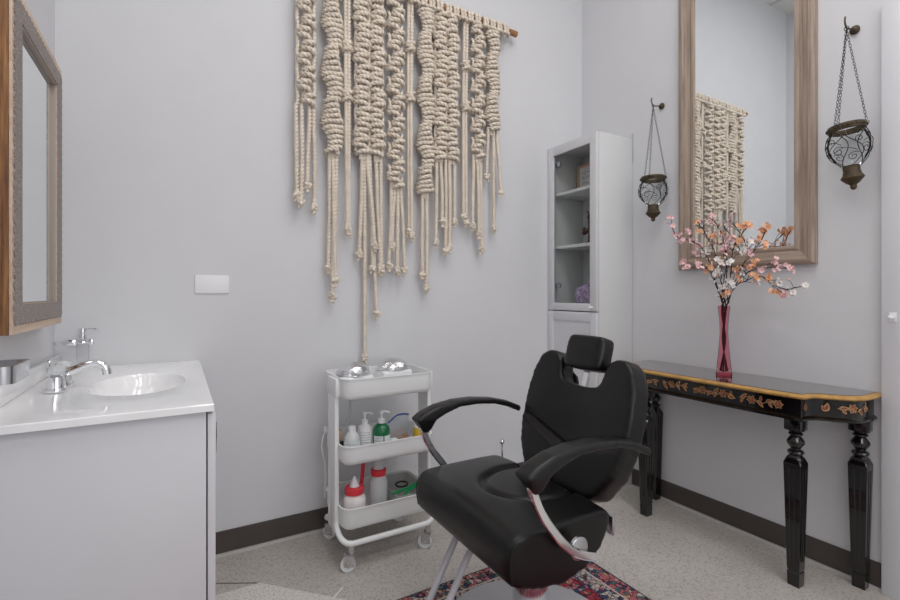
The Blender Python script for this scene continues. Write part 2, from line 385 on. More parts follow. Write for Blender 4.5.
# door casing and door on the right wall
dc = MB().box(B - .02, B, D1, D1 + .08, 0, DZ + .06, .002).box(B - .02, B, D0 - .08, D0, 0, DZ + .06, .002).box(B - .02, B, D0, D1, DZ, DZ + .06, .002)
dc.box(B, B + T, D1 - .012, D1, 0, DZ).box(B, B + T, D0, D0 + .012, 0, DZ).box(B, B + T, D0, D1, DZ - .012, DZ)
struct(obj('trim_3', dc, WHITE))
d1 = struct(obj('door_1', MB().box(B + .03, B + .07, D0 + .014, D1 - .014, .01, DZ - .014, .002), WHITE2))
obj('door_handle', MB().tube([(B - .02, D0 + .08, 1.0), (B + .03, D0 + .08, 1.0)], .01).tube([(B - .02, D0 + .08, 1.0), (B - .02, D0 + .2, 1.0)], .009), CHROME, d1)
tag(obj('coat_hook', MB().tube([(B - .02, .676, 1.043), (B - .045, .676, 1.043)], .004).ball((B - .048, .676, 1.043), .008)
        .box(B - .022, B - .0205, .665, .687, 1.025, 1.06, .0005), WPLAS), 'tiny white peg sticking out of the door casing', 'hook')
# lighter square of concrete and a saw-cut line near the vanity
struct(obj('trim_4', MB().prism([(.10, 1.20), (.10, 1.957), (.276, 1.954), (.62, 1.60), (.62, 1.20)], lambda u, v, t: (u, v, t), .0, .0012), PATCHM, smooth=False))
struct(obj('trim_5', MB().prism([(.13, 2.040), (.27, 1.962), (.266, 1.956), (.126, 2.034)], lambda u, v, t: (u, v, t), .0, .0006), mat('saw_cut', srgb(112, 106, 102), .7), smooth=False))
struct(obj('trim_6', MB().prism([(.496, 1.724), (.545, 1.765), (.549, 1.761), (.500, 1.719)], lambda u, v, t: (u, v, t), .0, .0014), mat('tape_mark', srgb(226, 222, 214), .7), smooth=False))
# blank wall plate
pl_ = thing('wall_plate', 'blank white rectangular switch plate on the back wall', 'wall plate', (.126, A - .004, 1.13))
obj('plate', MB().box(.061, .191, A - .006, A - .0005, 1.131, 1.209, .002), WPLAS, pl_)

# ================================================================== RUG
r_ = MB().box(RX0, RX1, RY0, RY1, .0005, .008, .003)
rug = tag(obj('rug', r_, rug_mat()), 'red and navy patterned persian style rug under the barber chair', 'rug')
rug.location = ((RX0 + RX1) / 2, (RY0 + RY1) / 2, .0005)

# ================================================================== VANITY
vt = thing('vanity_cabinet', 'plain white bathroom vanity cabinet below the sink at the left', 'cabinet', (-.17, 1.8, 0))
obj('body', MB().box(C + .004, .062, 1.347, 1.362, .0, .829, .0008).box(C + .004, .062, 2.222, 2.236, 0, .829, .0008)
    .box(C + .004, .062, 1.362, 2.222, .08, .095).box(C + .004, C + .012, 1.362, 2.222, .1, .82).box(.02, .034, 1.362, 2.222, 0, .08), WHITE, vt)
for a, b in ((1.349, 1.790), (1.794, 2.234)):
    dr = obj('door', MB().box(.0655, .0835, a, b, .085, .822, .001), WHITE, vt)
    y = b - .04 if a < 1.5 else a + .04
    obj('handle', MB().tube([(.0836, y, .70), (.108, y, .70), (.108, y, .60), (.0836, y, .60)], .005), CHROME, dr)
# sink counter
st = thing('sink_countertop', 'glossy white vanity top with oval integrated basin', 'sink', (-.16, 1.79, .83))
bcx, bcy, ax, ay = -.105, 1.765, .128, .2
N = 64; rings = []
X0, X1, Y0, Y1, ZT, ZB = C + .002, .079, 1.333, A - .001, .85, .831
def rect_pt(a):
    c_, s_ = cos(a) * ax, sin(a) * ay
    k = min([((X1 - bcx) / c_) if c_ > 1e-9 else 9e9, ((X0 - bcx) / c_) if c_ < -1e-9 else 9e9, ((Y1 - bcy) / s_) if s_ > 1e-9 else 9e9, ((Y0 - bcy) / s_) if s_ < -1e-9 else 9e9])
    return (bcx + c_ * k, bcy + s_ * k)
angs = [2 * pi * i / N for i in range(N)]
for cx_, cy_ in ((X0, Y0), (X0, Y1), (X1, Y0), (X1, Y1)): angs.append(math.atan2((cy_ - bcy) / ay, (cx_ - bcx) / ax) % (2 * pi))
angs = sorted(set(angs)); N = len(angs)
ring = [[(*rect_pt(a), ZB) for a in angs], [(*rect_pt(a), ZT - .003) for a in angs]]
ring.append([(bcx + (rect_pt(a)[0] - bcx) * .994, bcy + (rect_pt(a)[1] - bcy) * .996, ZT) for a in angs])
for k, z in ((1.04, 0), (1.0, -.002), (.97, -.010), (.93, -.03), (.85, -.06), (.7, -.09), (.5, -.11), (.25, -.118), (.1, -.12)):
    ring.append([(bcx + ax * k * cos(a), bcy + ay * k * sin(a), ZT + z) for a in angs])
m = MB(); vs = [p for r in ring for p in r]; fs = [(i * N + k, i * N + (k + 1) % N, (i + 1) * N + (k + 1) % N, (i + 1) * N + k) for i in range(len(ring) - 1) for k in range(N)]
fs.append(tuple((len(ring) - 1) * N + k for k in range(N))); m.add(vs, fs)
obj('basin_top', m, GLOSSW, st, angle=28)
obj('backsplash', MB().box(C + .002, C + .02, 1.333, A - .002, .8505, .905, .004), GLOSSW, st)
obj('drain', MB().lathe([(.02, .7305), (.021, .733), (.012, .735), (.001, .736)], (bcx, bcy, 0), 24), CHROME, st)

# faucet
ft = thing('faucet', 'chrome centre-set faucet with two small handles behind the basin', 'faucet', (-.30, 1.765, .851))
fo = []
for i in range(32):
    a = 2 * pi * i / 32; fo.append((.027 * cos(a), .05 * (1 if sin(a) > 0 else -1) * (abs(sin(a)) > .05) + .028 * sin(a)))
obj('base_plate', MB().prism(fo, lambda u, v, t: (-.30 + u, 1.765 + v, t), .851, .861, .002), CHROME, ft)
obj('body', MB().lathe([(.026, .861), (.024, .872), (.02, .89), (.018, .905), (.012, .912), (.001, .914)], (-.30, 1.765, 0), 24), CHROME, ft)
sp = smooth_path([(-.30, 1.765, .895), (-.27, 1.765, .902), (-.242, 1.765, .915), (-.214, 1.765, .920), (-.196, 1.765, .911), (-.190, 1.765, .897)], .008)
obj('spout', MB().tube(sp, [.013 - .004 * i / len(sp) if i < len(sp) * .6 else .0105 + .003 * (i / len(sp) - .6) for i in range(len(sp))], 14).tube([(-.190, 1.765, .899), (-.188, 1.765, .884)], .0125, 16), CHROME, ft)
for s in (-1, 1):
    y = 1.765 + s * .05
    h = obj('handle_stem', MB().lathe([(.022, .861), (.021, .875), (.018, .893), (.010, .897), (.001, .898)], (-.30, y, 0), 20), CHROME, ft)
    k = MB().lathe([(.008, .897), (.019, .902), (.022, .912), (.019, .922), (.008, .926), (.001, .927)], (-.30, y, 0), 8)
    obj('knob', k, mat('clear_acrylic', (.88, .9, .92, 1), .05, trans=.5, ior=1.4), h, angle=20)
obj('lift_rod', MB().tube([(-.325, 1.765, .861), (-.325, 1.765, .925)], .003).ball((-.325, 1.765, .93), .007), CHROME, ft)

# soap dispenser (wall mounted)
sd = thing('soap_dispenser', 'wall-mounted soap dispenser with square chrome bracket and glass bottle above the counter', 'soap dispenser', (-.30, 2.2, .86))
obj('bracket', MB().box(-.366, -.326, 2.188, 2.212, .938, .960, .003).box(-.290, -.276, 2.188, 2.212, .938, .960, .003).tube([(C + .0005, 2.2, .949), (-.36, 2.2, .949)], .005)
    .tube([(-.308 + .020 * cos(a), 2.2 + .020 * sin(a), .949) for a in [2 * pi * i / 24 for i in range(24)]], .005, 8, closed=True), CHROME, sd)
obj('bottle', MB().lathe([(.001, .872), (.012, .873), (.0185, .885), (.0185, .935), (.014, .95), (.010, .958)], (-.308, 2.2, 0), 24), glass_mat('clear_bottle', (.97, .975, .975, 1), .03), sd)
obj('pump', MB().lathe([(.012, .960), (.012, .976), (.008, .978), (.008, .985), (.012, .987), (.012, 1.0), (.001, 1.002)], (-.308, 2.2, 0), 20)
    .tube(smooth_path([(-.308, 2.2, .994), (-.285, 2.192, .998), (-.264, 2.187, .996), (-.256, 2.185, .984)], .006), .003, 8), CHROME, sd)
# chrome holder at the very left
ch = thing('chrome_holder', 'thick curved chrome holder fixed on the left wall above the counter', 'holder', (-.33, 1.31, .92))
x0, x1, y0, y1 = -.375, -.285, 1.25, 1.385
o_ = []
for (cx_, cy_, a0) in ((x1 - .02, y1 - .02, 0), (x0 + .02, y1 - .02, 90), (x0 + .02, y0 + .02, 180), (x1 - .02, y0 + .02, 270)):
    for k in range(7): a = radians(a0 + 15 * k); o_.append((cx_ + .02 * cos(a), cy_ + .02 * sin(a)))
m = MB(); n = len(o_); cc = ((x0 + x1) / 2, (y0 + y1) / 2)
def ins(p, k): return (cc[0] + (p[0] - cc[0]) * k, cc[1] + (p[1] - cc[1]) * k)
vs = [(*p, .948) for p in o_] + [(*p, .984) for p in o_] + [(*ins(p, .80), .984) for p in o_] + [(*ins(p, .80), .948) for p in o_]
fs = [(r * n + k, r * n + (k + 1) % n, ((r + 1) % 4) * n + (k + 1) % n, ((r + 1) % 4) * n + k) for r in range(4) for k in range(n)]
m.add(vs, fs); obj('ring', m, STEEL, ch)
obj('wall_mount', MB().box(C + .001, x0 + .004, 1.28, 1.32, .935, 1.0, .004), STEEL, ch)

# ================================================================== LEFT MIRROR
lm = thing('wall_mirror', 'mirror in rough brown wooden frame with grey carved scalloped band, on the left wall', 'mirror', (-.365, 1.72, 1.032))
MX = -.335; my0, my1, mz0, mz1 = 1.457, 1.993, 1.032, 1.869; fw = .073
def frame_box(mb, x0, x1, y0, y1, z0, z1, fw, bev=.002):
    mb.box(x0, x1, y0, y0 + fw, z0, z1, bev); mb.box(x0, x1, y1 - fw, y1, z0, z1, bev)
    mb.box(x0, x1, y0 + fw, y1 - fw, z0, z0 + fw, bev); mb.box(x0, x1, y0 + fw, y1 - fw, z1 - fw, z1, bev); return mb
obj('frame', frame_box(MB(), C + .001, MX - .006, my0, my1, mz0, mz1, fw), ROUGHW, lm)
obj('face_board', frame_box(MB(), MX - .006, MX, my0 + .001, my1 - .001, mz0 + .001, mz1 - .001, fw - .001, .001), PALEW, lm)
# carved band with scalloped outer edge
def scallop_frame(y0, y1, z0, z1, inner):
    cnt = []
    def side(p, q, nrm, n):
        for i in range(n):
            for k in range(5):
                t = (i + k / 5) / n; cnt.append((p[0] + (q[0] - p[0]) * t + nrm[0] * .007 * abs(sin(pi * k / 5)), p[1] + (q[1] - p[1]) * t + nrm[1] * .007 * abs(sin(pi * k / 5))))
    ny, nz = 18, 30
    side((y0, z0), (y1, z0), (0, -1), ny); side((y1, z0), (y1, z1), (1, 0), nz); side((y1, z1), (y0, z1), (0, 1), ny); side((y0, z1), (y0, z0), (-1, 0), nz)
    inn = []
    for (a, b) in cnt: inn.append((min(max(a, y0 + inner + .014), y1 - inner - .014), min(max(b, z0 + inner), z1 - inner)))
    return cnt, inn
cnt, inn = scallop_frame(my0 + .014, my1 - .014, mz0 + .028, mz1 - .028, .044)
n = len(cnt); m = MB()
vs = [(MX, *p) for p in cnt] + [(MX + .003, *p) for p in cnt] + [(MX + .003, *p) for p in inn] + [(MX, *p) for p in inn]
m.add(vs, [(r * n + k, r * n + (k + 1) % n, ((r + 1) % 4) * n + (k + 1) % n, ((r + 1) % 4) * n + k) for r in range(4) for k in range(n)])
obj('carved_band', m, CARVED, lm, smooth=False)
obj('inner_lip', frame_box(MB(), MX - .011, MX - .002, my0 + fw + .0005, my1 - fw - .0005, mz0 + fw + .0005, mz1 - fw - .0005, .003, .0005), mat('greige_lip', srgb(160, 150, 142), .6), lm)
obj('glass', MB().box(MX - .017, MX - .011, my0 + fw, my1 - fw, mz0 + fw, mz1 - fw), MIRROR, lm)

# ================================================================== RIGHT MIRROR
rm = thing('wall_mirror', 'tall mirror in wide greige wood frame above the console table', 'mirror', (B - .016, 1.22, 1.255))
y0, y1, z0, z1, fw = .919, 1.532, 1.255, 2.86, .083
def miter(p0, p1, p2, p3, prof):     # four rails, stepped profile [(inset, depth from wall)]
    pass
prof = [(0, .0015), (0, .026), (.012, .031), (.024, .031), (.030, .026), (.060, .018), (.068, .022), (.078, .022), (.083, .012)]
def rail(c0, c1, i0, i1, mtl):
    # c: outer corners, i: direction of inset at each corner
    m = MB(); vs = []; k = len(prof)
    for c_, d_ in ((c0, i0), (c1, i1)):
        for a, h in prof: vs.append((B - h, c_[0] + d_[0] * a, c_[1] + d_[1] * a))
        vs.append((B - .0015, c_[0] + d_[0] * fw, c_[1] + d_[1] * fw))
    k += 1
    fs = [(i, (i + 1) % k, k + (i + 1) % k, k + i) for i in range(k)] + [tuple(range(k)), tuple(range(k, 2 * k))]
    m.add(vs, fs); return obj('frame_rail', m, mtl, rm, angle=12)
rail((y0, z0), (y1, z0), (1, 1), (-1, 1), FRH); rail((y0, z1), (y1, z1), (1, -1), (-1, -1), FRH)
rail((y0, z0), (y0, z1), (1, 1), (1, -1), FRV); rail((y1, z0), (y1, z1), (-1, 1), (-1, -1), FRV)
obj('glass', MB().box(B - .012, B - .003, y0 + fw - .004, y1 - fw + .004, z0 + fw - .004, z1 - fw + .004), MIRROR, rm)

# ================================================================== TALL CABINET
tc = thing('display_cabinet', 'tall narrow white cabinet with glass upper door in the corner', 'cabinet', (2.16, 2.04, 0))
cx0, cx1, cy0, cy1, cz = 2.031, B - .003, 1.842, A - .002, 2.038
obj('side_panel', MB().box(cx0, cx1, cy0, cy0 + .018, 0, cz, .0008), WHITE2, tc)
obj('side_panel', MB().box(cx0, cx1, cy1 - .018, cy1, 0, cz, .0008), WHITE2, tc)
obj('top_panel', MB().box(cx0, cx1, cy0 + .018, cy1 - .018, cz - .018, cz), WHITE2, tc)
obj('back_panel', MB().box(cx1 - .006, cx1, cy0 + .018, cy1 - .018, .06, cz - .018), WHITE2, tc)
obj('plinth', MB().box(cx0 + .01, cx0 + .025, cy0 + .018, cy1 - .018, 0, .06), WHITE2, tc)
SH = [.078, .70, 1.052, 1.424, 1.752]
for z in SH: obj('shelf', MB().box(cx0 + .004, cx1 - .006, cy0 + .018, cy1 - .018, z - .018, z, .0006), WHITE2, tc)
dr = obj('glass_door', MB().box(2.011, 2.029, cy0 + .002, cy0 + .05, 1.03, cz - .002, .001).box(2.011, 2.029, cy1 - .05, cy1 - .002, 1.03, cz - .002, .001)
         .box(2.011, 2.029, cy0 + .05, cy1 - .05, cz - .056, cz - .002, .001).box(2.011, 2.029, cy0 + .05, cy1 - .05, 1.03, 1.074, .001), WHITE, tc)
obj('pane', MB().box(2.018, 2.022, cy0 + .048, cy1 - .048, 1.072, cz - .054), PANE, dr)
obj('knob', MB().tube([(2.011, cy0 + .03, 1.052), (1.995, cy0 + .03, 1.052)], .006, 12).ball((1.993, cy0 + .03, 1.052), .009), WPLAS, dr)
for z in (1.93, 1.18):
    hg = MB().lathe([(.001, 0), (.017, 0), (.017, .011), (.001, .011)], (2.034, cy1 - .07, z), 18, M=Matrix.Rotation(pi / 2, 3, 'Y')).box(2.03, 2.06, cy1 - .05, cy1 - .0185, z - .012, z + .012, .002)
    obj('hinge', hg, HINGE, dr)
dl = obj('lower_door', MB().box(2.011, 2.029, cy0 + .002, cy0 + .05, .064, 1.024, .001).box(2.011, 2.029, cy1 - .05, cy1 - .002, .064, 1.024, .001)
         .box(2.011, 2.029, cy0 + .05, cy1 - .05, .97, 1.024, .001).box(2.011, 2.029, cy0 + .05, cy1 - .05, .064, .118, .001).box(2.016, 2.024, cy0 + .05, cy1 - .05, .118, .97), WHITE, tc)
obj('wall_fixing', MB().box(B - .003, B - .0006, cy0 - .008, cy0 + .004, 1.9, cz + .03), GREYM, tc)
# things on its shelves
pf = thing('framed_print', 'small tan wooden frame with handwritten white card on the top shelf', 'picture frame', (2.255, 2.15, 1.7525))
fr = MB(); fy0, fy1, fz0, fz1 = 2.03, 2.213, 1.7532, 1.955
frame_box(fr, 2.236, 2.256, fy0, fy1, fz0, fz1, .016, .0015); obj('frame', fr, TANF, pf)
obj('card', MB().box(2.245, 2.249, fy0 + .016, fy1 - .016, fz0 + .016, fz1 - .016), PAPER, pf)
sc_ = MB(); random.seed(3)
for row in range(4):
    zc = 1.90 - row * .033; pts = []
    yy = fy1 - .04; 
    while yy > fy0 + .035:
        pts.append((2.2445, yy, zc + random.uniform(-.009, .011))); yy -= random.uniform(.004, .008)
    sc_.tube(smooth_path(pts, .002), .0009, 5)
obj('handwriting', sc_, INK, pf)
fg = MB()
fg.tube(smooth_path([(2.16, 2.105, 1.430), (2.16, 2.07, 1.436), (2.16, 2.04, 1.442), (2.16, 2.02, 1.45), (2.16, 2.00, 1.455)], .006), [.007] * 60 if 0 else .008, 10)
fg.tube(smooth_path([(2.16, 2.03, 1.440), (2.16, 2.028, 1.475), (2.16, 2.026, 1.51), (2.16, 2.028, 1.55), (2.16, 2.03, 1.575)], .008), .013, 12)
fg.tube(smooth_path([(2.16, 2.03, 1.53), (2.155, 2.052, 1.505), (2.15, 2.07, 1.500), (2.15, 2.064, 1.535)], .006), .009, 10)
fg.ball((2.16, 2.032, 1.595), .017, 14, 10, (.9, .9, 1.2)).tube(smooth_path([(2.16, 2.036, 1.60), (2.16, 2.045, 1.625), (2.16, 2.052, 1.632)], .004), .004, 8)
fg.tube(smooth_path([(2.165, 2.02, 1.53), (2.165, 1.99, 1.52), (2.165, 1.975, 1.55)], .006), .008, 10)
fg.ball((2.15, 2.068, 1.502), .013).lathe([(.03, 1.4245), (.03, 1.430), (.001, 1.434)], (2.16, 2.03, 0), 20)
tag(obj('figurine', fg, FIGUR), 'dark carved figurine with raised knee on the middle shelf of the cabinet', 'figurine')
am = bpy.data.meshes.new('crystal'); bm = bmesh.new(); bmesh.ops.create_icosphere(bm, subdivisions=3, radius=1)
for v in bm.verts:
    d = 1 + random.uniform(-.13, .16); v.co = Vector((v.co.x * .05 * d, v.co.y * .075 * d, max(-.052, v.co.z * .085 * d)))
for v in bm.verts: v.co += Vector((2.15, 2.05, 1.0525 + .052))
bm.to_mesh(am); bm.free()
tag(link_mesh('crystal', am, AMETH, None, False), 'rough purple amethyst crystal cluster on the lowest glass shelf', 'crystal')

# ================================================================== MACRAME
mc = thing('macrame_hanging', 'large cream macrame wall hanging on a wooden dowel', 'wall hanging', (1.05, 2.2, .75))
RY, RZ = 2.195, 2.66
dw = MB(); pts = [(x_, RY + .002 * sin(x_ * 9), RZ + .003 * sin(x_ * 5)) for x_ in [.392 + .05 * i for i in range(27)]]
pts.append((1.728, RY, RZ))
dw.tube(pts, .017, 14); obj('wooden_dowel', dw, DOWEL, mc)
obj('wall_nail', MB().tube([(.60, A - .001, RZ + .018), (.60, RY - .01, RZ + .018)], .004), IRON, mc)
obj('wall_nail', MB().tube([(1.52, A - .001, RZ + .018), (1.52, RY - .01, RZ + .018)], .004), IRON, mc)
SY = 2.188
def larks(mb, x):
    for s in (-1, 1):
        xx = x + s * .0095
        mb.rope([(xx, RY - .018, RZ - .035), (xx, RY - .027, RZ - .005), (xx, RY - .020, RZ + .018), (xx, RY, RZ + .027), (xx, RY + .018, RZ + .014), (xx, RY + .018, RZ - .02)], .0088)
    mb.rope([(x - .022, RY - .006, RZ - .03), (x - .012, RY - .032, RZ - .030), (x + .012, RY - .032, RZ - .034), (x + .022, RY - .006, RZ - .036)], .0088)
def halfknot(mb, x, z, wdt, flip, ang=0, r=.0088, amp=.017):
    # one working cord crossing over the filler cords, tilted, rotated about the strand by ang
    s = -1 if flip else 1; q = Quaternion((0, 0, 1), ang)
    z += random.uniform(-.0025, .0025); x += random.uniform(-.0025, .0025)
    P = [(-wdt / 2, .010, -.008 * s), (-wdt / 2 * .86, -.008, -.004 * s), (-wdt * .2, -amp, .001), (wdt * .2, -amp, .004 * s), (wdt / 2 * .86, -.008, .011 * s), (wdt / 2, .010, .006 * s)]
    mb.rope([q @ Vector(p) + Vector((x, SY, z)) for p in P], r, step=.006, n=8)
    P = [(-wdt / 2, .010, .004), (-wdt * .2, .017, 0), (wdt * .2, .017, 0), (wdt / 2, .010, -.004)]
    if abs(sin(ang)) > .25: mb.rope([q @ Vector(p) + Vector((x, SY, z)) for p in P], r, step=.008, n=6)
def sinnet(x0, x1, zt, zb, kind):
    mb = MB(); xc = (x0 + x1) / 2; wd = x1 - x0
    if kind == 'spiral':
        z = zt; k = 0
        for s in (-1, 1): mb.rope([(xc + s * .008, SY, zt + .03), (xc + s * .008, SY, zb - .02)], .0085)
        while z > zb:
            a = (k * .30) % pi
            if a > pi / 2: a -= pi
            halfknot(mb, xc + .010 * sin(k * .30 * 2), z + random.uniform(-.002, .002), wd * (.94 - .34 * abs(sin(a))), False, a * .8, .0106, .018 + .010 * abs(sin(a))); z -= .0225; k += 1
    elif kind == 'square':
        z = zt; k = 0
        for s in (-1, 1): mb.rope([(xc + s * .008, SY, zt + .03), (xc + s * .008, SY, zb - .02)], .0085)
        while z > zb:
            halfknot(mb, xc + (.012 if (k // 2) % 2 else -.012), z, wd * .66, (k % 2) == 1, (.1 + random.uniform(-.2, .2)) * (-1) ** k, .0106, .022); z -= .025 if k % 2 == 0 else .030; k += 1
            mb.rope([(xc - wd * .42, SY + .006, z + .05), (xc - wd * .36, SY, z + .025), (xc - wd * .42, SY + .006, z)], .0075, step=.008, n=6) if k % 4 == 0 else None
            mb.rope([(xc + wd * .42, SY + .006, z + .05), (xc + wd * .36, SY, z + .025), (xc + wd * .42, SY + .006, z)], .0075, step=.008, n=6) if k % 4 == 2 else None
    elif kind == 'wide':
        for c_ in (xc - wd * .25, xc + wd * .25):
            for s in (-1, 1): mb.rope([(c_ + s * .008, SY, zt + .03), (c_ + s * .008, SY, zb - .02)], .0085)
        mb.rope([(xc, SY + .004, zt), (xc, SY + .004, zb)], .008)
        z = zt; k = 0
        while z > zb:
            for j, c_ in enumerate((xc - wd * .25, xc + wd * .25)):
                sh = .006 * (1 if (k // 4) % 2 else -1) * (1 if j else -1)
                halfknot(mb, c_ + sh, z + j * .006, wd * .46, (k + j) % 2 == 1, 0, .0106, .021)
            z -= .0235 if k % 4 != 3 else .031; k += 1
        for s in (-1, 1):
            zz = zt; pts = []
            i = 0
            while zz > zb: pts.append((xc + s * wd * (.47 - .035 * (i % 2)), SY + .004, zz)); zz -= .045; i += 1
            mb.rope(pts, .0085)
    else:  # net
        for s in (-1, 1):
            zz = zt; pts = []; i = 0
            while zz > zb - .01: pts.append((xc + s * wd * (.44 - .04 * (i % 2)), SY + .003, zz)); zz -= .04; i += 1
            mb.rope(pts, .0085)
        z = zt; k = 0
        while z > zb:
            off = -.013 if (k // 2) % 2 else .013
            halfknot(mb, xc + off * .8, z, wd * .58, k % 2 == 1, 0, .0110, .022); z -= .024 if k % 2 == 0 else .036; k += 1
        for s in (-1, 1):
            zz = zt; pts = []; i = 0
            while zz > zb: pts.append((xc + s * wd * (.16 if i % 2 else .05), SY + .002, zz)); zz -= .055; i += 1
            mb.rope(pts, .0085)
    n = max(1, round(wd / .046))
    return obj('knotted_strand', mb, ROPE, mc, angle=180, fix=False)
SINNETS = [(0.462,0.552,2.630,1.971,'net'),(0.579,0.679,2.630,1.797,'spiral'),(0.738,0.888,2.630,1.800,'wide'),(0.909,0.997,2.610,1.674,'square'),
  (1.076,1.170,2.610,1.647,'spiral'),(1.176,1.319,2.610,1.848,'wide'),(1.409,1.490,2.610,1.877,'square'),(1.503,1.594,2.610,2.051,'spiral')]
for s_ in SINNETS: sinnet(*s_)
lk = MB()
x = .474; i = 0
while x < 1.66:
    larks(lk, x); x += .0463 if i % 5 else .056; i += 1
obj('mounting_knots', lk, ROPE, mc, angle=180, fix=False)
# horizontal gathering row under the dowel
CORDS = [(0.462,1.962,0.466,1.577),(0.488,1.967,0.484,1.547),(0.524,1.974,0.511,1.623),(0.542,1.978,0.547,1.530),(0.617,1.795,0.612,1.250),(0.631,1.797,0.640,1.190),
  (0.650,1.800,0.626,1.119),(0.690,2.630,0.699,1.444),(0.708,2.630,0.705,1.425),(0.778,1.795,0.763,1.322),(0.799,1.798,0.835,1.365),(0.814,1.801,0.830,1.256),
  (0.846,1.805,0.872,1.262),(0.804,1.799,0.851,1.029),(0.789,1.797,0.794,0.815),(0.872,1.809,0.877,1.248),(0.931,1.672,0.915,1.269),(0.947,1.674,0.931,1.370),
  (0.964,1.676,0.958,1.250),(0.980,1.677,1.002,1.251),(1.024,2.630,1.031,1.447),(1.042,2.630,1.042,1.427),(1.105,1.645,1.105,1.233),(1.129,1.647,1.129,1.160),
  (1.189,1.840,1.182,1.399),(1.213,1.843,1.219,1.513),(1.244,1.847,1.244,1.364),(1.268,1.851,1.268,1.376),(1.300,1.855,1.300,1.519),(1.360,2.630,1.357,1.556),
  (1.378,2.630,1.377,1.525),(1.423,1.873,1.416,1.506),(1.449,1.877,1.456,1.464),(1.469,1.880,1.476,1.381),(1.524,2.046,1.517,1.796),(1.559,2.052,1.566,1.505),(1.580,2.056,1.608,1.715)]
def trefoil(mb, c, s, r, rot):
    q = Quaternion((0, 1, 0), rot) @ Quaternion((1, 0, 0), .5)
    pts = []
    for i in range(64):
        t = 2 * pi * i / 64
        pts.append(Vector(c) + q @ (Vector((sin(t) + 2 * sin(2 * t), .9 * -sin(3 * t), cos(t) - 2 * cos(2 * t))) * s / 3))
    mb.tube(pts, r, 9, closed=True, lobes=3, turns=28, amp=.36)
random.seed(11)
for i, (xa, za, xb, zb) in enumerate(CORDS):
    dy = random.uniform(-.008, .012)
    if i == 14: dy = .02
    long_ = za > 2.5
    m = MB(); mid = ((xa + xb) / 2 + random.uniform(-.004, .004), SY + dy * .8, (za + zb) / 2)
    m.rope([(xa, SY + (.004 if not long_ else -.004), za + .03), (xa * .8 + xb * .2, SY + dy * .5, za * .8 + zb * .2), mid, (xb, SY + dy, zb + .015)], .0098 if not long_ else .0092)
    co = obj('cord', m, ROPE, mc, angle=180, fix=False)
    k = MB(); trefoil(k, (xb, SY + dy - .003, zb), .0145, .0078, random.uniform(0, 6))
    for _ in range(3):
        a = random.uniform(-.012, .012)
        k.rope([(xb + a * .3, SY + dy, zb - .008), (xb + a, SY + dy + random.uniform(-.008, .004), zb - .026 - random.uniform(0, .008))], .0052)
    obj('end_knot', k, ROPE, co, angle=180, fix=False)
for x_, z_ in [(.699, 2.31), (.699, 2.076), (1.033, 2.398), (1.033, 2.141), (1.369, 2.383), (1.369, 2.157)]:
    k = MB()
    for dz, rot in ((.013, .2), (-.004, 1.4), (-.018, -.3)):
        halfknot(k, x_, z_ + dz, .044, rot > 1, 0, .0085, .018)
    k.rope([(x_ - .02, SY - .004, z_ + .02), (x_ - .004, SY - .022, z_ + .003), (x_ + .02, SY - .004, z_ - .02)], .008)
    obj('wrap_knot', k, ROPE, mc, angle=180, fix=False)

# ================================================================== CONSOLE TABLE
ct = thing('console_table', 'black lacquered console table with gilded apron and turned legs below the tall mirror', 'table', (2.15, 1.225, 0))
YC = 1.225
def half(inset=0):
    h = [(1.984, 0), (1.984, .11), (1.986, .24), (1.992, .34), (1.998, .378), (2.008, .390), (2.030, .392), (2.052, .395), (2.066, .405), (2.080, .424), (2.105, .462), (2.138, .495), (2.172, .510), (2.23, .515), (B - .004, .513)]
    out = []
    for i, (x_, y_) in enumerate(h):
        a = h[max(0, i - 1)]; b = h[min(len(h) - 1, i + 1)]; t = Vector((b[0] - a[0], b[1] - a[1])).normalized()
        if i == 0: t = Vector((0, 1))
        n_ = Vector((t.y, -t.x)); 
        xx, yy = x_ + n_.x * inset, y_ + n_.y * inset
        out.append((min(xx, B - .004), max(yy, 0) if i else 0))
    return out
def outline(inset=0):
    h = half(inset)
    return [(x_, YC + y_) for x_, y_ in h] + [(x_, YC - y_) for x_, y_ in h[::-1][:-1]]
def slab(levels, name, mt):
    m = MB(); R = [outline(i_) for i_, z in levels]; n = len(R[0])
    vs = [(p[0], p[1], z) for (i_, z), ring_ in zip(levels, R) for p in ring_]
    fs = [(r * n + k, r * n + (k + 1) % n, (r + 1) * n + (k + 1) % n, (r + 1) * n + k) for r in range(len(levels) - 1) for k in range(n)]
    fs += [tuple(range(n)), tuple((len(levels) - 1) * n + k for k in range(n))]
    m.add(vs, fs); return obj(name, m, mt, ct, angle=40)
slab([(.018, .7535), (.018, .7552)], 'table_top', TTOP)
slab([(.014, .7345), (.004, .737), (-.002, .742), (-.002, .747), (.003, .752), (.012, .7534)], 'gold_rim', GOLD)
slab([(.024, .66), (.024, .7345)], 'apron', LACQ)
slab([(.022, .650), (.014, .653), (.014, .660), (.020, .664), (.024, .668)], 'apron_moulding', LACQ)
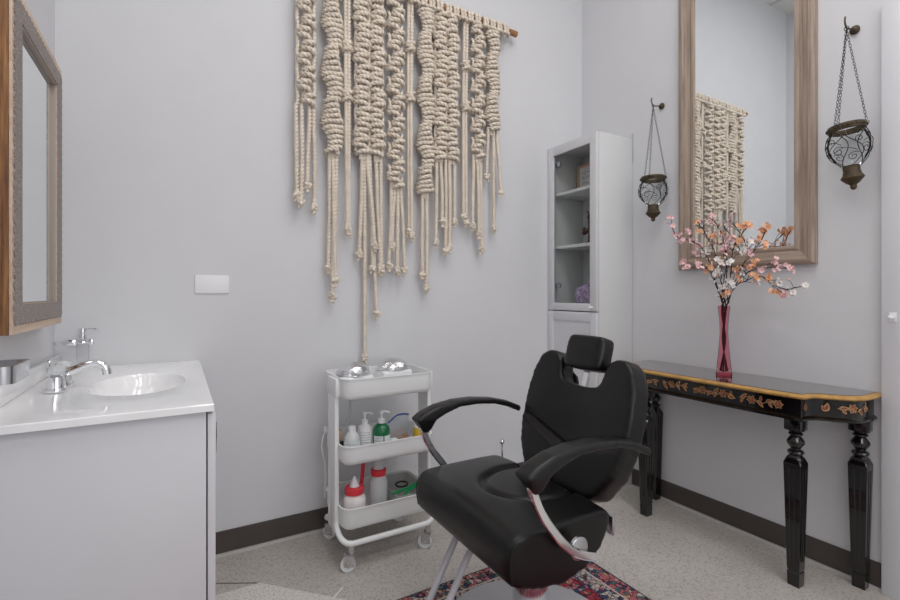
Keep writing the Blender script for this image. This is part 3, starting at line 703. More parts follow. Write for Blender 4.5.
# gilt leaves along the apron
path = [(x_, YC - y_) for x_, y_ in half(.023)]
path = [(x_, YC + y_) for x_, y_ in half(.023)][::-1][:-1] + path     # from left end to right end
cum = [0]
for a, b in zip(path, path[1:]): cum.append(cum[-1] + math.dist(a, b))
def on_apron(s, z, off=.0012):
    s = min(max(s, 0), cum[-1] - 1e-4)
    for i in range(len(cum) - 1):
        if cum[i + 1] >= s: break
    t = (s - cum[i]) / (cum[i + 1] - cum[i]); a, b = path[i], path[i + 1]
    tx, ty = b[0] - a[0], b[1] - a[1]; L = math.hypot(tx, ty)
    nx, ny = ty / L, -tx / L
    if nx > 0: nx, ny = nx, ny
    px, py = a[0] + tx * t, a[1] + ty * t
    # outward normal points away from the table centre
    if (px + nx - 2.2) ** 2 + (py + ny - YC) ** 2 < (px - nx - 2.2) ** 2 + (py - ny - YC) ** 2: nx, ny = -nx, -ny
    return (px + nx * off, py + ny * off, z)
def leaf(mb, s, z, ln, wd, ang, bend=.3):
    n = 8; top = []; bot = []
    for i in range(n + 1):
        t = i / n; w_ = wd * sin(pi * t ** .8) ; u = ln * t; v = bend * ln * t * t
        for arr, sg in ((top, 1), (bot, -1)):
            uu, vv = u, v + sg * w_; arr.append(on_apron(s + uu * cos(ang) - vv * sin(ang), z + uu * sin(ang) + vv * cos(ang), .0016))
    mb.add(top + bot, [(i, i + 1, n + 2 + i, n + 1 + i) for i in range(n)])
    top = []; bot = []      # darker red-brown heart of the leaf
    for i in range(n + 1):
        t = .12 + .7 * i / n; w_ = wd * .5 * sin(pi * i / n); u = ln * t; v = bend * ln * t * t
        for arr, sg in ((top, 1), (bot, -1)):
            uu, vv = u, v + sg * w_; arr.append(on_apron(s + uu * cos(ang) - vv * sin(ang), z + uu * sin(ang) + vv * cos(ang), .0021))
    mb.add(top + bot, [(i, i + 1, n + 2 + i, n + 1 + i) for i in range(n)], 1)
def flower(mb, s, z, r):
    for k in range(6): leaf(mb, s, z, r, r * .36, k * pi / 3, .1)
def vine(mb, s0, s1, z):
    pts = [on_apron(s0 + (s1 - s0) * i / 24, z + .008 * sin(i / 24 * 2 * pi * 1.5), .0015) for i in range(25)]
    mb.tube(pts, .0013, 6)
Lc = cum[-1] / 2; random.seed(5)
def spray(s0, s1):
    mb = MB(); vine(mb, s0, s1, .702); L = s1 - s0; n = max(2, int(L / .03))
    for i in range(n):
        s_ = s0 + L * (i + .5) / n
        if i % 3 == 1 and n > 3: flower(mb, s_, .703 + random.uniform(-.003, .004), .019)
        else:
            leaf(mb, s_ - .012, .702, .034, .0085, random.choice([.5, -.5, .35, -.3]), random.choice([.3, -.3]))
            leaf(mb, s_, .702, .022, .006, random.choice([2.2, -2.2, 1.2, -1.2]), .2)
    return obj('gilt_spray', mb, [GILT, GILTD], ct, smooth=False)
spray(Lc - .37, Lc - .23); spray(Lc - .205, Lc - .075); spray(Lc - .05, Lc + .13); spray(Lc + .15, Lc + .31)
spray(Lc - .62, Lc - .51); spray(Lc + .51, Lc + .64)
mb = MB(); leaf(mb, Lc + .475, .688, .034, .010, 1.3, .1); leaf(mb, Lc + .475, .688, .026, .008, 2.0, .1); obj('gilt_leaf', mb, [GILT, GILTD], ct, smooth=False)
mb = MB(); leaf(mb, Lc + .400, .690, .024, .009, 1.4, .1); flower(mb, Lc + .400, .702, .012); obj('gilt_leaf', mb, [GILT, GILTD], ct, smooth=False)
def leg(x_, y_):
    m = MB(); m.box(x_ - .029, x_ + .029, y_ - .029, y_ + .029, .602, .6505, .003)
    m.lathe([(.029, .604), (.029, .600), (.018, .594), (.024, .589), (.024, .584), (.016, .580), (.022, .572), (.0295, .560), (.0295, .550), (.022, .538), (.0165, .531), (.0165, .527), (.026, .522), (.028, .515), (.024, .508), (.017, .503), (.017, .498)], (x_, y_, 0), 24)
    def ring_(s, z, ch=.25): k = s * ch; return [(x_ + a, y_ + b, z) for a, b in ((-s, -s + k), (-s + k, -s), (s - k, -s), (s, -s + k), (s, s - k), (s - k, s), (-s + k, s), (-s, s - k))]
    lv = [(.016, .507, .5), (.025, .495, .35), (.030, .475, .06), (.030, .47, .04), (.0215, .062, .04), (.0195, .060, .1), (.0195, .057, .1), (.0215, .055, .04), (.020, .001, .04)]
    vs = [p for s, z, c_ in lv for p in ring_(s, z, c_)]; n = 8
    m.add(vs, [(r * n + k, r * n + (k + 1) % n, (r + 1) * n + (k + 1) % n, (r + 1) * n + k) for r in range(len(lv) - 1) for k in range(n)] + [tuple(range(n)), tuple((len(lv) - 1) * n + k for k in range(n))])
    # raised reeds on the faces
    for sx, sy in ((-1, 0), (1, 0), (0, -1), (0, 1)):
        for d in (-.009, .009):
            p0 = (x_ + sx * .0298 + (d if sx == 0 else 0), y_ + sy * .0298 + (d if sy == 0 else 0), .455)
            p1 = (x_ + sx * .0225 + (d * .75 if sx == 0 else 0), y_ + sy * .0225 + (d * .75 if sy == 0 else 0), .10)
            m.tube([p0, p1], .0022, 6)
    return obj('leg', m, LACQ, ct, angle=30)
for x_, y_ in ((2.074, .899), (2.070, 1.568), (2.277, .768), (2.277, 1.668)): leg(x_, y_)

# ================================================================== VASE AND BRANCHES
vs_ = thing('vase', 'slender pink glass vase on the console table', 'vase', (2.174, 1.232, .7557))
pr = [(.031, 0), (.033, .004), (.030, .03), (.024, .09), (.0185, .16), (.0165, .20), (.018, .24), (.022, .285), (.0255, .318)]
pr2 = [(r - .0025, z) for r, z in pr[::-1] if z > .012] + [(.001, .014)]
obj('glass_body', MB().lathe([(.001, 0)] + pr + pr2, (2.174, 1.232, .7557), 40, cap=False), PINKG, vs_, angle=60)
obj('base_glass', MB().lathe([(.001, .001), (.0325, .001), (.0325, .010), (.001, .011)], (2.174, 1.232, .7557), 32), glass_mat('deep_pink_glass', (.95, .48, .56, 1), .12), vs_)
BR = [
 ([(2.174,1.236,1.064),(2.172,1.267,1.17),(2.169,1.295,1.279),(2.167,1.342,1.359),(2.165,1.391,1.387),(2.162,1.464,1.419),(2.16,1.49,1.493)],[(2.16,1.49,1.513,'p'),(2.16,1.485,1.467,'p'),(2.162,1.464,1.419,'p'),(2.162,1.437,1.392,'p'),(2.165,1.402,1.433,'p'),(2.165,1.386,1.387,'p')],'long pink blossom branch reaching farthest to the left'),
 ([(2.174,1.241,1.064),(2.156,1.267,1.193),(2.137,1.299,1.25),(2.118,1.337,1.256),(2.1,1.375,1.272)],[(2.1,1.385,1.287,'p'),(2.1,1.365,1.257,'p'),(2.118,1.322,1.26,'p'),(2.137,1.275,1.249,'o'),(2.156,1.267,1.217,'w')],'low pink blossom branch bending left across the mirror frame corner'),
 ([(2.174,1.236,1.064),(2.178,1.248,1.193),(2.182,1.273,1.311),(2.186,1.314,1.395),(2.19,1.366,1.479)],[(2.19,1.361,1.43,'o'),(2.19,1.371,1.48,'o'),(2.186,1.295,1.403,'o'),(2.186,1.364,1.362,'p'),(2.182,1.366,1.323,'p'),(2.182,1.317,1.329,'w')],'orange and pink blossom branch leaning up to the left'),
 ([(2.174,1.232,1.064),(2.186,1.229,1.193),(2.197,1.236,1.309),(2.208,1.261,1.405),(2.22,1.315,1.494)],[(2.22,1.315,1.503,'p'),(2.22,1.32,1.47,'p'),(2.208,1.233,1.393,'p'),(2.208,1.215,1.377,'p'),(2.197,1.24,1.347,'p'),(2.197,1.249,1.319,'p')],'tallest upright branch of pink blossoms in the vase'),
 ([(2.174,1.227,1.064),(2.163,1.199,1.192),(2.152,1.179,1.326),(2.141,1.143,1.384),(2.13,1.1,1.422)],[(2.13,1.129,1.421,'o'),(2.13,1.1,1.422,'o'),(2.141,1.152,1.363,'o'),(2.152,1.14,1.314,'w'),(2.141,1.101,1.354,'w')],'upright branch with orange tips and two white blossoms'),
 ([(2.174,1.227,1.064),(2.18,1.195,1.169),(2.187,1.146,1.271),(2.194,1.095,1.343),(2.2,1.058,1.417)],[(2.2,1.082,1.403,'o'),(2.2,1.058,1.417,'o'),(2.194,1.091,1.369,'o'),(2.194,1.067,1.345,'o'),(2.187,1.113,1.269,'o'),(2.187,1.125,1.305,'p')],'orange blossom branch leaning up to the right before the mirror glass'),
 ([(2.174,1.223,1.064),(2.158,1.178,1.155),(2.143,1.11,1.189),(2.127,1.046,1.2),(2.111,0.989,1.161),(2.096,0.935,1.148),(2.08,0.883,1.16)],[(2.127,1.066,1.201,'o'),(2.127,1.023,1.195,'o'),(2.111,0.982,1.137,'o'),(2.096,0.946,1.125,'p'),(2.111,0.975,1.177,'w'),(2.096,0.921,1.136,'w'),(2.08,0.877,1.156,'w'),(2.143,1.086,1.176,'w')],'long drooping branch with orange and white blossoms reaching farthest right'),
 ([(2.174,1.227,1.064),(2.173,1.182,1.169),(2.172,1.117,1.229),(2.171,1.056,1.24),(2.17,0.965,1.235)],[(2.171,1.021,1.263,'p'),(2.17,1.002,1.241,'p'),(2.17,0.965,1.235,'p'),(2.171,1.076,1.228,'p'),(2.172,1.121,1.243,'o'),(2.173,1.182,1.228,'o'),(2.173,1.16,1.191,'o')],'level branch to the right, pink blossoms at the tip and orange near the vase'),
 ([(2.174,1.232,1.064),(2.147,1.221,1.147),(2.12,1.188,1.253)],[(2.12,1.183,1.267,'w'),(2.12,1.233,1.238,'w'),(2.147,1.212,1.165,'w'),(2.147,1.185,1.178,'w'),(2.147,1.203,1.133,'o'),(2.12,1.219,1.273,'w')],'short central branch of mostly white blossoms above the vase mouth')]
PM = {'p': PINK, 'o': ORNG, 'w': WPET}
def blossom(mb, c, r, nrm, col):
    nrm = nrm.normalized(); u = nrm.orthogonal().normalized(); v = nrm.cross(u); a0 = random.uniform(0, 6)
    for k in range(5):
        a = a0 + k * 2 * pi / 5; d = u * cos(a) + v * sin(a); e = nrm.cross(d)
        pts = []
        for i in range(5):
            t = i / 4; w_ = r * .46 * sin(pi * (.12 + .8 * t)); lift = nrm * r * (.42 * t * t + .06 * random.uniform(-1, 1))
            for sg in (-1, 0, 1): pts.append(Vector(c) + d * r * t + e * w_ * sg + lift + nrm * (r * .12 * abs(sg)))
        fs = []
        for i in range(4):
            for j in range(2): q = i * 3 + j; fs.append((q, q + 1, q + 4, q + 3))
        mb.add(pts, fs, 0)
    mb.ball(Vector(c) + nrm * r * .12, r * .17, 6, 4, mi=1)
random.seed(21)
for bi, (stp, fl, lab) in enumerate(BR):
    t = thing('blossom_branch', lab, 'flower branch', (2.174, 1.232, .78), 'artificial blossom branches in the pink vase')
    a = bi * 2 * pi / 9
    low = [(2.174 + .015 * cos(a), 1.232 + .015 * sin(a), .775), (2.174 - .006 * cos(a), 1.232 - .006 * sin(a), .92), (2.174 + .009 * cos(a), 1.232 + .009 * sin(a), 1.05)]
    pp = smooth_path(low + stp[1:], .012)
    for i in range(len(low) * 8, len(pp) - 1):
        pp[i] = pp[i] + Vector((random.uniform(-.002, .002), random.uniform(-.003, .003), random.uniform(-.003, .003)))
    m = MB(); m.tube(pp, [max(.0012, .0032 - .0018 * i / len(pp)) for i in range(len(pp))], 7)
    extra = []
    for (x_, y_, z_, c_) in fl:
        P = Vector((x_, y_, z_)); j = min(range(len(pp)), key=lambda i: (pp[i] - P).length); j = max(0, j - 4)
        if (pp[j] - P).length > .008: m.tube([pp[j], (pp[j] + P) / 2 + Vector((0, .003, .004)), P], .0012, 5)
    for _ in range(9):   # buds on short twigs
        j = random.randrange(int(len(pp) * .6), len(pp)); d = Vector((random.uniform(-.6, .4), random.uniform(-1, 1), random.uniform(.1, 1))).normalized() * random.uniform(.02, .04)
        m.tube([pp[j], pp[j] + d], .001, 5); extra.append((pp[j] + d, random.choice([f[3] for f in fl])))
    obj('twig', m, TWIG, t)
    for (x_, y_, z_, c_) in fl:
        mb = MB(); P = Vector((x_, y_, z_)); n0 = Vector((-.5, -.8, random.uniform(-.2, .5)))
        blossom(mb, P, random.uniform(.0135, .0165), n0 + Vector((random.uniform(-.3, .3),) * 3), c_)
        for _ in range(random.choice([2, 2, 3])):
            blossom(mb, P + Vector((random.uniform(-.010, .010), random.uniform(-.020, .020), random.uniform(-.016, .016))), random.uniform(.010, .0135), Vector((random.uniform(-1, .2), random.uniform(-1, .5), random.uniform(-.5, 1))), c_)
        obj('blossom', mb, [PM[c_], STAM], t, fix=False, angle=180)
    for P, c_ in extra:
        mb = MB(); mb.ball(P, .0045, 8, 6, (.8, .8, 1.3)); obj('bud', mb, PM[c_], t)

# ================================================================== LANTERNS AND HOOKS
def chainlinks(mb, p, q, n):
    p, q = Vector(p), Vector(q); d = (q - p).normalized(); L = (q - p).length / n; u0 = d.orthogonal().normalized()
    for i in range(n):
        c = p + d * L * (i + .5); u = u0 if i % 2 else d.cross(u0)
        mb.tube([c + d * cos(a) * L * .62 + u * sin(a) * L * .3 for a in [2 * pi * k / 10 for k in range(10)]], .0009, 5, closed=True)
def lantern(c, ztop, zhook, s, lab, tilt, rot, lab2, wide):
    cx_, cy_ = c; Hc = Vector((cx_, cy_, 0))
    t = thing('hanging_lantern', lab, 'lantern', (cx_, cy_, ztop - .24 * s), 'iron and glass hanging lanterns')
    def tr(p):   # lean of the bowl about its rim
        v = Vector((p[0] * wide, p[1] * wide, p[2])) * s; v = Quaternion((.94, .34, 0), tilt) @ Vector((v.x, v.y, v.z)); return v + Vector((cx_, cy_, ztop))
    prof = [(.043, 0), (.045, -.015), (.0545, -.035), (.0595, -.06), (.057, -.085), (.046, -.112), (.030, -.135), (.019, -.150)]
    def R(z):
        for (r0, z0), (r1, z1) in zip(prof, prof[1:]):
            if z1 <= z <= z0: k = (z - z0) / (z1 - z0); return r0 + (r1 - r0) * k
        return prof[-1][0]
    def lat(pr, n=32):
        m = MB().lathe(pr, (0, 0, 0), n, cap=False); m.v = [tuple(tr(p)) for p in m.v]; return m
    obj('glass_bowl', lat([(r - .002, z) for r, z in prof] + [(.001, -.151)]), BOWLG, t, angle=60)
    # beaded collar
    m = lat([(.046, -.016), (.050, -.014), (.052, -.004), (.050, .006), (.047, .006), (.045, -.004), (.046, -.016)], 36)
    for k in range(28): a = 2 * pi * k / 28; q = MB().ball((.0515 * cos(a), .0515 * sin(a), -.004), .0045, 6, 5); q.v = [tuple(tr(p)) for p in q.v]; m.add(q.v, q.f)
    obj('collar', m, BRONZE, t)
    m = lat([(.0215, -.138), (.0235, -.140), (.0225, -.158), (.0245, -.162), (.0245, -.168), (.031, -.178), (.031, -.182), (.018, -.198), (.010, -.204), (.0085, -.208), (.0095, -.214), (.006, -.221), (.001, -.223)], 24)
    obj('finial', m, BRONZE, t)
    # scroll wires on the bowl
    def surf(a, z): r = R(z) + .0018; return tr((r * cos(a), r * sin(a), z))
    m = MB()
    for k in range(3):
        a0 = rot + k * 2 * pi / 3
        m.tube([surf(a0 + .02 * sin(i), -.012 - .128 * i / 16) if 0 else surf(a0 + .85 * sin(pi * i / 16) , -.012 - .130 * i / 16) for i in range(17)], .0016, 6)
        m.tube([surf(a0 - .85 * sin(pi * i / 16), -.012 - .130 * i / 16) for i in range(17)], .0016, 6)
        for sg in (-1, 1):
            def spiral(ca, cz, r0, turns, ph): return [surf(ca + sg * (r0 * (1 - .8 * i / 26)) * cos(ph + turns * 2 * pi * i / 26) / .056, cz + r0 * (1 - .8 * i / 26) * sin(ph + turns * 2 * pi * i / 26)) for i in range(27)]
            m.tube(spiral(a0 + sg * .36, -.092, .017, 1.4, .6), .0013, 6)
            m.tube(spiral(a0 + pi / 3 + sg * .3, -.035, .014, 1.3, -1.2), .0013, 6)
        m.tube([surf(a0 - .55 + 1.1 * i / 12, -.072 - .018 * cos(pi * (i / 12 - .5)) * -1) for i in range(13)], .0013, 6)
    obj('scrollwork', m, IRON, t)
    tops = Vector((cx_, cy_, zhook))
    for k in range(3):
        a = rot + .5 + k * 2 * pi / 3; e = tr((.052 * cos(a), .052 * sin(a), .012))
        m = MB(); chainlinks(m, e, tops, 30)
        e2 = tr((.053 * cos(a), .053 * sin(a), .003)); m.tube([e2 + Vector((0, .006 * cos(b), .006 * sin(b))) for b in [2 * pi * i / 12 for i in range(12)]], .0011, 5, closed=True)
        obj('chain', m, IRON, t)
    m = MB().tube([tops + Vector((.004 * cos(b) * .3, .008 * cos(b), .004 + .008 * sin(b))) for b in [2 * pi * i / 14 for i in range(14)]], .0013, 6, closed=True)
    obj('ring', m, IRON, t)
    h = thing('wall_hook', lab2, 'hook', (B - .001, cy_, zhook), 'bronze wall hooks')
    obj('knob_plate', MB().lathe([(.001, 0), (.016, .001), (.0175, .006), (.013, .012), (.006, .015), (.001, .016)], (B - .0006, cy_, zhook + .018), 24, M=Matrix.Rotation(-pi / 2, 3, 'Y')), BRONZE, h)
    pts = [(B - .012, cy_, zhook + .016), (B - .05, cy_, zhook + .010), (cx_ + .006, cy_, zhook + .005), (cx_ - .006, cy_, zhook + .010), (cx_ - .014, cy_, zhook + .025), (cx_ - .012, cy_, zhook + .045)]
    obj('hook_arm', MB().tube(smooth_path(pts, .004), .0032, 8), BRONZE, h)
lantern((B - .078, 1.646), 1.758, 2.145, 1.06, 'small hanging lantern left of the tall mirror, next to the cabinet', 0, .9, 'bronze hook holding the lantern beside the cabinet', 1.16)
lantern((B - .078, .795), 1.772, 2.150, 1.10, 'hanging lantern right of the tall mirror, near the door casing', -.09, .5, 'bronze hook holding the lantern near the door casing', 1.05)

# ================================================================== UTILITY CART
kt = thing('utility_cart', 'white three-tier metal utility cart on casters against the back wall', 'cart', (.78, 1.97, 0))
KX0, KX1, KY0, KY1 = .578, .992, 1.845, 2.140
def rrect(x0, x1, y0, y1, r, n=6):
    o = []
    for cx_, cy_, a0 in ((x1 - r, y1 - r, 0), (x0 + r, y1 - r, 90), (x0 + r, y0 + r, 180), (x1 - r, y0 + r, 270)):
        for k in range(n + 1): a = radians(a0 + 90 * k / n); o.append((cx_ + r * cos(a), cy_ + r * sin(a)))
    return o
def tray(zb, zt, name='tray'):
    m = MB(); L = []
    for (ins_, z, r) in ((.012, zb, .03), (.004, zb + .006, .045), (0, zb + .02, .05), (0, zt - .002, .05), (-.004, zt - .002, .052), (-.004, zt + .002, .052), (.003, zt + .002, .049), (.003, zt - .006, .049), (.003, zb + .02, .049), (.008, zb + .009, .044), (.016, zb + .004, .03)):
        L.append([(x_, y_, z) for x_, y_ in rrect(KX0 + ins_, KX1 - ins_, KY0 + ins_, KY1 - ins_, r)])
    n = len(L[0]); vs = [p for r_ in L for p in r_]
    fs = [(r * n + k, r * n + (k + 1) % n, (r + 1) * n + (k + 1) % n, (r + 1) * n + k) for r in range(len(L) - 1) for k in range(n)] + [tuple(range(n)), tuple((len(L) - 1) * n + k for k in range(n))]
    m.add(vs, fs); return obj(name, m, CARTM, kt, angle=50)
T1, T2, T3 = .694, .428, .165
tray(T1, .779); tray(T2, .504); tray(T3, .250)
for x_ in (KX0 - .009, KX1 + .009):
    obj('upright', MB().box(x_ - .007, x_ + .007, 1.918, 2.012, .135, .755, .004).box(x_ - .009, x_ + .009, 1.914, 1.932, .135, .755, .004).box(x_ - .009, x_ + .009, 1.998, 2.016, .135, .755, .004), CARTM, kt)
    s_ = -1 if x_ < .7 else 1
    obj('end_plate', MB().box(x_ - .010, x_ + .010, 1.90, 2.03, .700, .776, .004), CARTM, kt)
for y_, yu in ((KY0 + .004, 1.925), (KY1 - .004, 2.005)):
    k = lambda t: yu + (y_ - yu) * t
    p = [(KX0 - .009, yu, .30), (KX0 - .009, yu, .185), (KX0 - .008, k(.35), .145), (KX0 + .004, k(.8), .122), (KX0 + .03, y_, .113), (KX0 + .08, y_, .111)]
    q = [(KX0 + KX1 - a, b, c) for a, b, c in p[::-1]]
    obj('base_rail', MB().tube(smooth_path(p + q, .012), .0115, 12), CARTM, kt)
for x_, y_, a in ((KX0 + .032, KY0 + .004, 1.25), (KX1 - .032, KY0 + .004, .9), (KX0 + .032, KY1 - .004, .6), (KX1 - .032, KY1 - .004, 1.0)):
    Mc = Matrix.Translation((x_, y_, 0)) @ Matrix.Rotation(a, 4, 'Z')
    def tf(m): m.v = [tuple(Mc @ Vector(p)) for p in m.v]; return m
    cst = obj('caster', tf(MB().lathe([(.013, .072), (.013, .103), (.008, .105)], (0, 0, 0), 16).box(-.0135, -.0105, -.012, .030, .024, .076, .001).box(.0105, .0135, -.012, .030, .024, .076, .001).box(-.0135, .0135, -.014, .016, .072, .076, .001).lathe([(.008, -.016), (.008, .016)], (0, .014, .0305), 12, M=Matrix.Rotation(pi / 2, 3, 'Y'))), STEEL, kt)
    obj('wheel', tf(MB().lathe([(.001, -.009), (.009, -.009), (.011, -.006), (.020, -.006), (.023, -.0085), (.0295, -.0075), (.0302, 0), (.0295, .0075), (.023, .0085), (.020, .006), (.011, .006), (.009, .009), (.001, .009)], (0, .014, .0305), 32, M=Matrix.Rotation(pi / 2, 3, 'Y'))), WPLAS, cst)
# items on the cart
def foil(x_, y_, z_, lab, seed):
    random.seed(seed); bm = bmesh.new(); bmesh.ops.create_icosphere(bm, subdivisions=3, radius=1); from mathutils import noise
    for v in bm.verts:
        c0 = v.co.copy(); n_ = noise.noise(c0 * 2.6 + Vector((seed, 0, 0))) * .09 + noise.noise(c0 * 6 + Vector((0, seed, 0))) * .09; q = c0 * (1 + n_)
        v.co = Vector((x_ + q.x * .076, y_ + q.y * .062, z_ + max(-.002, q.z * .050) + .002))
    me = bpy.data.meshes.new('foil_dome'); bm.to_mesh(me); bm.free()
    return tag(link_mesh('foil_dome', me, FOIL, None, True, 9), lab, 'foil dome', 'silver foil domes on the cart')
# low white stands the domes rest on
for x_, y_, lab, seed in ((.667, 1.995, 'crinkled silver foil dome at the left of the cart top', 2), (.880, 2.058, 'crinkled silver foil dome at the right of the cart top', 9)):
    s_ = MB().box(x_ - .072, x_ + .078, y_ - .060, y_ + .060, T1 + .0045, .774, .012, 3)
    tag(obj('white_box', s_, mat('glossy_white_box', srgb(232, 233, 236), .12, coat=.6)), 'glossy white box under the ' + ('left' if seed == 2 else 'right') + ' silver foil dome', 'box', 'glossy boxes in the top tray')
    foil(x_, y_, .7745, lab, seed)
Z2 = T2 + .0045
def textlines(mb, cx_, cy_, r, z0, rows, a0=-2.6, a1=-1.2, dz=.008, seed=1):
    random.seed(seed)
    for i in range(rows):
        a = a0
        while a < a1 - .06:
            l_ = random.uniform(.06, .22); pts = [(cx_ + r * cos(a + l_ * k / 4), cy_ + r * sin(a + l_ * k / 4), z0 - i * dz) for k in range(5)]
            mb.tube(pts, .0008, 4); a += l_ + .07
def pump_top(mb, c, z, s=1, ang=-.3):
    x_, y_ = c
    mb.lathe([(.014 * s, z), (.014 * s, z + .016 * s), (.005 * s, z + .018 * s), (.004 * s, z + .034 * s), (.008 * s, z + .036 * s), (.008 * s, z + .046 * s), (.001, z + .047 * s)], (x_, y_, 0), 18)
    mb.tube([(x_, y_, z + .042 * s), (x_ + .018 * s * cos(ang), y_ + .018 * s * sin(ang), z + .043 * s), (x_ + .034 * s * cos(ang), y_ + .034 * s * sin(ang), z + .037 * s)], .0038 * s, 8)
    return mb
# clear bottle
bt = thing('bottle', 'short clear bottle with plain white screw cap, leftmost in the middle tray', 'bottle', (.634, 1.915, Z2))
c = (.634, 1.915)
obj('body', MB().lathe([(.001, Z2), (.033, Z2 + .001), (.034, Z2 + .008), (.034, Z2 + .075), (.030, Z2 + .092), (.018, Z2 + .105), (.013, Z2 + .109)], (*c, 0), 28), MILKY, bt)
obj('cap', MB().lathe([(.0155, Z2 + .108), (.0155, Z2 + .127), (.001, Z2 + .128)], (*c, 0), 20), WPLAS, bt)
obj('label', MB().lathe([(.0345, Z2 + .012), (.0345, Z2 + .072)], (*c, 0), 28, cap=False), LABEL, bt)
m = MB(); textlines(m, *c, .0348, Z2 + .066, 1, seed=4); textlines(m, *c, .0348, Z2 + .056, 3, seed=5); obj('print', m, INK, bt)
# white pump bottle
c = (.705, 1.955)
bt = thing('bottle', 'white pump bottle standing between the clear and the green bottle', 'bottle', (*c, Z2))
obj('body', MB().lathe([(.001, Z2), (.032, Z2 + .001), (.033, Z2 + .008), (.033, Z2 + .092), (.028, Z2 + .108), (.014, Z2 + .118)], (*c, 0), 28), WPLAS, bt)
obj('pump', pump_top(MB(), c, Z2 + .118), WPLAS, bt)
m = MB(); textlines(m, *c, .0334, Z2 + .090, 7, seed=8, dz=.0095); obj('print', m, INK, bt)
# green pump bottle
c = (.770, 1.925)
bt = thing('bottle', 'pump bottle of bright green liquid with a white label', 'bottle', (*c, Z2))
obj('body', MB().lathe([(.001, Z2), (.036, Z2 + .001), (.037, Z2 + .008), (.037, Z2 + .092), (.033, Z2 + .105), (.022, Z2 + .116), (.014, Z2 + .120)], (*c, 0), 32), GREENL, bt)
obj('pump', pump_top(MB(), c, Z2 + .120, 1.05), WPLAS, bt)
lb = MB()
for a0, a1 in ((-2.95, -1.72), (-1.6, -.3)):
    pts = [(c[0] + .0378 * cos(a0 + (a1 - a0) * k / 12), c[1] + .0378 * sin(a0 + (a1 - a0) * k / 12)) for k in range(13)]
    lb.add([(x_, y_, z) for z in (Z2 + .008, Z2 + .076) for x_, y_ in pts], [(k, k + 1, 14 + k, 13 + k) for k in range(12)])
obj('label', lb, LABEL, bt)
m = MB(); textlines(m, *c, .0382, Z2 + .068, 6, a0=-2.8, a1=-1.8, dz=.010, seed=12); obj('print', m, INK, bt)
for o_ in list(COL.objects):
    if o_.get('category') == 'bottle': o_.scale = (1, 1, 1.1)
# zip bag
bg = thing('zip_bag', 'clear plastic zip bag with a blue seal and brown sticks inside', 'bag', (.87, 1.95, Z2))
bm = bmesh.new(); bmesh.ops.create_grid(bm, x_segments=24, y_segments=14, size=1)
m = MB(); NX, NZ = 22, 12
for sg in (-1, 1):
    vs = []
    for j in range(NZ + 1):
        for i in range(NX + 1):
            u, v = i / NX, j / NZ; th = .016 * sin(pi * u) ** .5 * (1 - v ** 1.5) + .0012
            vs.append((.812 + .12 * u, 1.955 + .035 * u + sg * th + .004 * sin(9 * u + 4 * v), Z2 + .002 + (.105 + .022 * sin(u * pi * .8)) * v))
    m.add(vs, [(j * (NX + 1) + i, j * (NX + 1) + i + 1, (j + 1) * (NX + 1) + i + 1, (j + 1) * (NX + 1) + i) for j in range(NZ) for i in range(NX)])
bm.free()
obj('film', m, mat('bag_film', srgb(196, 204, 214), .3, alpha=.38), bg)
zp = [(.812 + .12 * i / 12, 1.955 + .035 * i / 12 + .004 * sin(9 * i / 12 + 4), Z2 + .003 + (.105 + .022 * sin(i / 12 * pi * .8))) for i in range(13)]
obj('zip_seal', MB().tube(zp, .0035, 8, flat=.6), BLUE, bg)
random.seed(31)
sticks = MB()
for i in range(9):
    a = Vector((.825 + random.uniform(0, .02), 1.958 + random.uniform(-.006, .006), Z2 + .012 + .006 * i)); sticks.tube([a, a + Vector((.075, .022, random.uniform(-.012, .02)))], .0048, 8, flat=.4)
obj('wooden_sticks', sticks, BROWNP, bg)
# glue bottle
c = (.955, 1.93)
bt = thing('glue_bottle', 'yellow and white squeeze bottle with a pointed red cap', 'bottle', (*c, Z2))
obj('body', MB().lathe([(.001, Z2), (.024, Z2 + .001), (.025, Z2 + .006), (.025, Z2 + .080), (.020, Z2 + .096), (.010, Z2 + .102)], (*c, 0), 24), WPLAS, bt)
obj('label', MB().lathe([(.0256, Z2 + .004), (.0256, Z2 + .078)], (*c, 0), 24, cap=False), YELLOW, bt)
obj('cap', MB().lathe([(.010, Z2 + .102), (.009, Z2 + .116), (.0045, Z2 + .136), (.001, Z2 + .137)], (*c, 0), 16), REDD, bt)
tag(obj('carton', MB().box(.588, .618, 1.985, 2.07, Z2, Z2 + .105, .002), BEIGE), 'small beige carton at the left end of the middle tray', 'box')
tag(obj('black_tube', MB().tube([(.603, 1.965, Z2 + .012), (.600, 1.94, Z2 + .068)], .011, 14), BLACKP), 'short black tube leaning beside the clear bottle', 'tube')
tag(obj('comb_box', MB().box(.80, .83, 1.875, 1.905, Z2, Z2 + .065, .004), LABEL), 'small white pack in front of the zip bag', 'box')
bt.scale = (1, 1, 1.12); bg.scale = (1, 1, 1.1)
